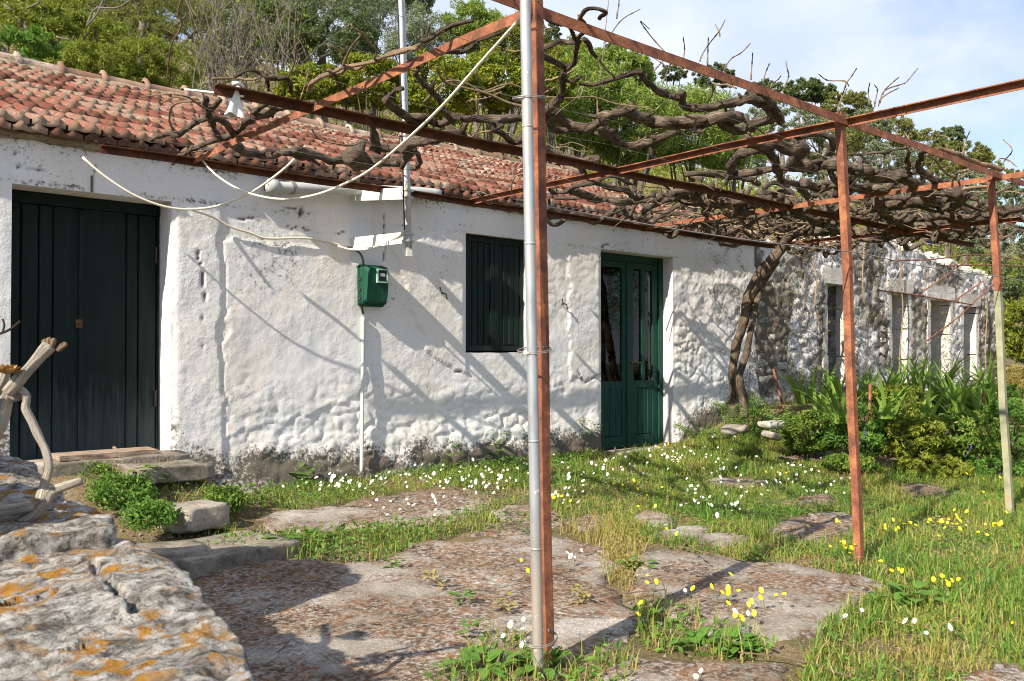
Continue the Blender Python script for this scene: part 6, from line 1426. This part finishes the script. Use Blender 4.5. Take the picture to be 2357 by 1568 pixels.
# bank of brambles on the right
for i, (x, y, t, rx_, ry_, lab) in enumerate(((1870, 990, 9.6, 70, 62, 'bramble bush behind the second post low on its left'), (1990, 985, 9.3, 80, 75, 'thick bramble bush just right of the second post'), (2100, 1000, 9.1, 85, 72, 'bramble bush midway between the second and third posts'), (2215, 1000, 9.2, 80, 75, 'bramble bush left of the third post'), (2330, 985, 9.4, 75, 85, 'bramble bush behind the foot of the third post'), (2070, 920, 10.4, 80, 50, 'bramble mound behind the front bramble row left of the third post'), (2190, 925, 10.6, 80, 50, 'bramble mound behind the front row close to the third post'), (2290, 915, 10.8, 60, 50, 'bramble mound against the ruin end'), (2140, 1070, 8.7, 90, 34, 'low bramble spreading into the meadow'), (1960, 1060, 8.9, 60, 30, 'low creeper at the edge of the meadow by the second post'), (2300, 1075, 8.8, 80, 34, 'low bramble around the third post foot'))):
    plant_tree('bramble_bush', x, y + 8, t, rx_, ry_ * .86, ('ivy', 'weed', 'bright')[i % 3], lab, 'bush', 95, 48, (.058, .05, .065)[i % 3], .40, .30, trunk=True, limbs=10)
plant_tree('weedy_bush', 275, 1135, 5.7, 72, 38, 'weed', 'small leaved green bush on the step below the barn door', 'bush', 60, 40, .036, .42, .75, trunk=False)
# strap-leaved clumps
def strap(p, n, Lf, seed, label):
    root = empty('strap_leaf_plant', p, label, 'plant'); q = np.random.default_rng(seed)
    for i in range(n):
        a = q.uniform(0, 6.28); el = q.uniform(.85, 1.5); L_ = Lf * q.uniform(.6, 1.15); u = np.linspace(0, 1, 9); bend = q.uniform(.15, .9); x = L_ * (u * math.cos(el) + bend * .5 * u ** 2.2); z = L_ * (u * math.sin(el) - bend * .42 * u ** 2.6); w = .022 * (1 - u ** 2.2) + .002
        V = []
        for s_, dz in ((-1, .004), (0, 0), (1, .004)): V.append(np.c_[x * math.cos(a) - s_ * w * math.sin(a), x * math.sin(a) + s_ * w * math.cos(a), z + dz])
        V = np.vstack(V) + np.asarray(p) + np.array([q.normal(0, .06), q.normal(0, .06), 0]); link('leaf', mesh('leaf', V, grid_faces(3, 9), L['strap'], smooth=True), root)
for i, (x, y, t, n, Lf, lab) in enumerate(((1925, 925, 10.4, 18, .75, 'strap leaved clump in front of the first ruin window'), (1975, 930, 10.6, 16, .65, 'strap leaved clump right of the second post'), (2050, 925, 11.2, 18, .7, 'strap leaved clump in front of the second ruin window'), (2105, 920, 11.4, 20, .8, 'tall strap leaved clump before the third ruin window'), (2165, 915, 11.6, 20, .8, 'tall strap leaved clump right of the third ruin window'), (2215, 915, 12, 16, .7, 'strap leaved clump before the fourth ruin window'), (2270, 905, 12.4, 18, .75, 'strap leaved clump at the end of the ruin'), (1890, 960, 9.9, 14, .5, 'drooping strap leaved clump left of the second post'))):
    strap(atT(x, y, t), n, Lf, 500 + i, lab)
for i, (x, y, t, n, Lf, lab) in enumerate(((1940, 975, 9.0, 16, .55, 'strap leaved clump at the front of the brambles by the second post'), (2040, 965, 8.9, 16, .5, 'bright strap leaves poking through the bramble between the posts'), (2125, 960, 9.2, 14, .5, 'strap leaves standing over the middle bramble'), (2200, 950, 9.4, 16, .6, 'strap leaves behind the bramble left of the third post'), (2270, 955, 9.6, 14, .55, 'strap leaves beside the third post'), (1850, 930, 10.2, 14, .5, 'strap leaves between the vine trunk and the first ruin window'))):
    strap(atT(x, y, t), n, Lf, 560 + i, lab)
# vines and tufts rooted in the ruin wall
n = 700; x = rg.uniform(RX0 + .3, 16.5, n); z = rg.uniform(1.3, 2.9, n); k = fbm(np.c_[x * 1.1, z * 1.6], 3, 91) > .52; V, F = leafcloud(np.c_[x, np.full(n, WY - .06) - rg.uniform(0, .08, n), z][k], .06, .3, -.1); stuff('wall_creeper', [(V, F)], 'brown', 'half dry creeper clinging to the ruin wall', 'creeper')
m_ = MB()
for pts in ([(2072, 560), (2074, 640), (2078, 720), (2072, 800), (2070, 860)], [(1870, 590), (1880, 640), (1876, 700), (1888, 760)], [(2262, 640), (2272, 700), (2268, 800), (2270, 860)], [(1990, 560), (1985, 640), (1990, 700)]):
    m_.tube(resample(np.array([atY(x_, y_, WY - .09) for x_, y_ in pts]), .1), .012, 6)
tag(m_.build('dead_creeper', M['cane'], smooth=True), 'bare creeper stems hanging down the ruin wall', 'creeper')
st2 = [atT(1780, 850, 10.3), atT(1790, 890, 10.2), atT(1800, 925, 10.1), atT(1806, 950, 10.0)]; cable('rusty_stake', st2, .014, M['rust'], 'short rusty stake leaning in weeds right of the vine trunk', 'stake')
cable('rusty_stake', [atT(2003, 885, 9.6), atT(2001, 990, 9.5)], .018, M['rust'], 'upright rusty stake among brambles right of the second post', 'stake')
cable('rusty_stake', [atT(2262, 905, 10), atT(2268, 985, 9.8)], .018, M['rust'], 'dark rusty stake among brambles left of the third post', 'stake')

# ------------------------------------------------------------------ flowers, each one an object
def daisy(seed):
    q = np.random.default_rng(seed); m_ = MB(); H = q.uniform(.08, .16); hd = np.array([q.normal(0, .02), q.normal(0, .02), H]); m_.tube(np.array([(0, 0, -.01), hd * .5 + (q.normal(0, .006), 0, 0), hd]), .0016, 4, mi=2, cap=False)
    n = 20; a = np.linspace(0, 6.283, n, endpoint=False); r = .019 * q.uniform(.85, 1.15); tilt = np.array([q.normal(.65, .25), q.normal(.5, .25)])
    def ringp(rad, dz): x = np.cos(a) * rad; y = np.sin(a) * rad; return np.c_[x, y, dz + x * tilt[0] + y * tilt[1]] + hd
    rad = np.where(np.arange(n) % 2 == 0, r, r * .66); V = np.vstack([ringp(.005, .001), ringp(rad, .004)]); m_.add(V, grid_faces(2, n, True), 0)
    V = np.vstack([ringp(.0055, .0015), ringp(.003, .004)]); m_.add(V, [grid_faces(2, n, True), np.arange(n, 2 * n)[None, :]], 1)
    V = np.vstack([ringp(.005, -.001), ringp(.002, -.004)]); m_.add(V, grid_faces(2, n, True)[:, ::-1], 2)
    for i in range(3):
        b = q.uniform(0, 6.28); m_.add(np.array([[0, 0, .003], [.02 * math.cos(b) - .004 * math.sin(b), .02 * math.sin(b) + .004 * math.cos(b), .012], [.042 * math.cos(b), .042 * math.sin(b), .008], [.02 * math.cos(b) + .004 * math.sin(b), .02 * math.sin(b) - .004 * math.cos(b), .012]]), np.array([[0, 1, 2, 3]]), 2)
    Fs = [np.concatenate(m_.F[k]) for k in m_.F]; mi = np.concatenate([np.concatenate(m_.MI[k]) for k in m_.F]); return mesh('daisy', np.concatenate(m_.V), Fs, [M['petal'], M['yolk'], M['stem']], mi=mi)
def buttercup(seed):
    q = np.random.default_rng(seed); m_ = MB(); H = q.uniform(.10, .20); hd = np.array([q.normal(0, .03), q.normal(0, .03), H]); m_.tube(np.array([(0, 0, -.01), hd * .5 + (q.normal(0, .01), 0, 0), hd]), .0017, 4, mi=1, cap=False); r = .017; t0 = np.array([q.normal(.45, .3), q.normal(.35, .3)])
    for i in range(5):
        b = i * 1.2566 + q.uniform(0, .3); u, v = np.meshgrid([0, .5, 1.], [-1, 0, 1.]); u = u.ravel(); v = v.ravel(); w = .0105 * np.array([.25, 1, .75])[(u * 2).astype(int)]; x = u * r; y = v * w; z = .010 * u ** 1.3 + .002 * np.abs(v)
        X_ = x * math.cos(b) - y * math.sin(b); Y_ = x * math.sin(b) + y * math.cos(b); m_.add(np.c_[X_, Y_, z + X_ * t0[0] + Y_ * t0[1]] + hd, grid_faces(3, 3), 0)
    for i in range(4):
        b = q.uniform(0, 6.28); m_.add(np.array([[0, 0, .003], [.025 * math.cos(b) - .008 * math.sin(b), .025 * math.sin(b) + .008 * math.cos(b), .022], [.06 * math.cos(b), .06 * math.sin(b), .018], [.025 * math.cos(b) + .008 * math.sin(b), .025 * math.sin(b) - .008 * math.cos(b), .022]]), np.array([[0, 1, 2, 3]]), 1)
    Fs = [np.concatenate(m_.F[k]) for k in m_.F]; mi = np.concatenate([np.concatenate(m_.MI[k]) for k in m_.F]); return mesh('buttercup', np.concatenate(m_.V), Fs, [M['butter'], M['stem']], mi=mi)
DM = [daisy(i) for i in range(8)]; BM = [buttercup(i) for i in range(8)]
def place(name, mes, px, py, label, group, cat='flower', sc=.62):
    p = onG(px, py); o = link(name, mes[int(rg.integers(len(mes)))], None, p - np.array([0, 0, .0])); s = sc * rg.uniform(.8, 1.2); o.scale = (s, s, s * rg.uniform(.8, 1.2)); o.rotation_euler = (rg.normal(0, .1), rg.normal(0, .1), rg.normal(0, .5)); tag(o, label, cat, group)
# (x, y of the heads, spread, count) as they cluster in the photograph
dz = [(740, 1118, 60, 22, 34), (850, 1120, 60, 22, 20), (1010, 1110, 90, 30, 36), (1130, 1120, 70, 30, 36), (1190, 1090, 60, 25, 16), (1310, 1110, 60, 40, 26), (1430, 1090, 70, 40, 22), (1560, 1050, 80, 25, 28), (1640, 1080, 90, 35, 28), (1600, 1150, 70, 30, 20), (1780, 1120, 90, 25, 18), (1680, 1170, 80, 25, 16), (1850, 1080, 80, 25, 14), (1290, 1160, 40, 15, 6), (900, 1175, 50, 15, 7), (1000, 1170, 70, 20, 8), (1950, 1130, 60, 25, 10), (1290, 1290, 40, 15, 4), (1220, 1470, 60, 20, 3), (1300, 1510, 60, 25, 4), (1180, 1500, 50, 20, 3), (1590, 1390, 20, 10, 1), (2120, 1480, 50, 30, 4), (1950, 1460, 60, 20, 2), (1610, 1560, 30, 10, 2), (1700, 1440, 20, 10, 2), (1660, 1000, 40, 20, 6)]
for x, y, sx, sy, k in dz:
    for i in range(k):
        px_, py_ = rg.normal(x, sx * .55), rg.normal(y + 10, sy * .6)
        place('daisy', DM, px_, max(1012, py_), 'small white daisy with a yellow eye in the weedy yard', 'white daisies scattered over the yard')
bz = [(1660, 1390, 50, 25, 11), (1780, 1400, 30, 20, 4), (1950, 1280, 40, 14, 8), (1900, 1210, 50, 20, 4), (2060, 1220, 40, 20, 10), (2190, 1215, 60, 22, 20), (2290, 1225, 40, 18, 9), (1530, 1150, 60, 30, 5), (1290, 1160, 30, 14, 6), (1440, 1120, 40, 20, 4), (2060, 1330, 60, 20, 4), (2180, 1360, 50, 15, 6), (1720, 1440, 40, 15, 6), (860, 1065, 50, 8, 5), (1530, 1020, 20, 8, 5), (1780, 1095, 50, 15, 5), (2230, 1120, 70, 20, 5), (1490, 1370, 20, 20, 3), (1205, 1325, 15, 10, 2), (1540, 1240, 40, 15, 2), (2350, 1440, 10, 8, 1), (1480, 1450, 15, 20, 2)]
for x, y, sx, sy, k in bz:
    for i in range(k): place('buttercup', BM, rg.normal(x, sx * .6), max(1030, rg.normal(y + 16, sy * .6)), 'yellow buttercup on a thin stem in the weedy yard', 'yellow buttercups scattered over the yard', sc=.58)
for i, (x, y, t, lab) in enumerate(((1993, 996, 8.75, 'violet flower on the bramble just right of the second post'), (2235, 1028, 8.6, 'violet flower low on the bramble left of the third post'), (2302, 1092, 8.4, 'violet flower on the bramble by the third post foot'))):
    c = atT(x, y, t); m_ = MB()
    for k in range(5):
        b = k * 1.2566; dx = np.array([math.cos(b), 0, math.sin(b)]); sd = np.array([-math.sin(b), 0, math.cos(b)]); m_.add(np.array([c, c + dx * .012 + sd * .010, c + dx * .024 - ey * .004, c + dx * .012 - sd * .010]), np.array([[0, 1, 2, 3]]))
    m_.tube(np.array([c, c + (0, .02, -.05), c + (0, .05, -.10)]), .002, 4); tag(m_.build('violet_flower', M['violet']), lab, 'flower')
# dry straws on the concrete, near ones
for i, pts in enumerate(([(1560, 1275), (1640, 1295), (1760, 1325)], [(1700, 1530), (1820, 1545), (1960, 1590)], [(1400, 1395), (1470, 1385), (1530, 1380)], [(640, 1530), (660, 1510), (668, 1500)], [(560, 1305), (590, 1318), (610, 1322)], [(1945, 1340), (1960, 1362), (1990, 1372)])):
    lab = ('long straw along the back edge of the pale concrete patch', 'long straw on the concrete at the bottom edge', 'straw lying between the two big concrete patches', 'thin straw on the dark shaded concrete near the rock', 'short stick at the back of the dark shaded concrete', 'dry twig on the right end of the pale concrete patch')[i]
    P_ = [onG(*p) + ez * .05 for p in pts]; cable('straw', P_, .0035, M['cane'], lab, 'straw')
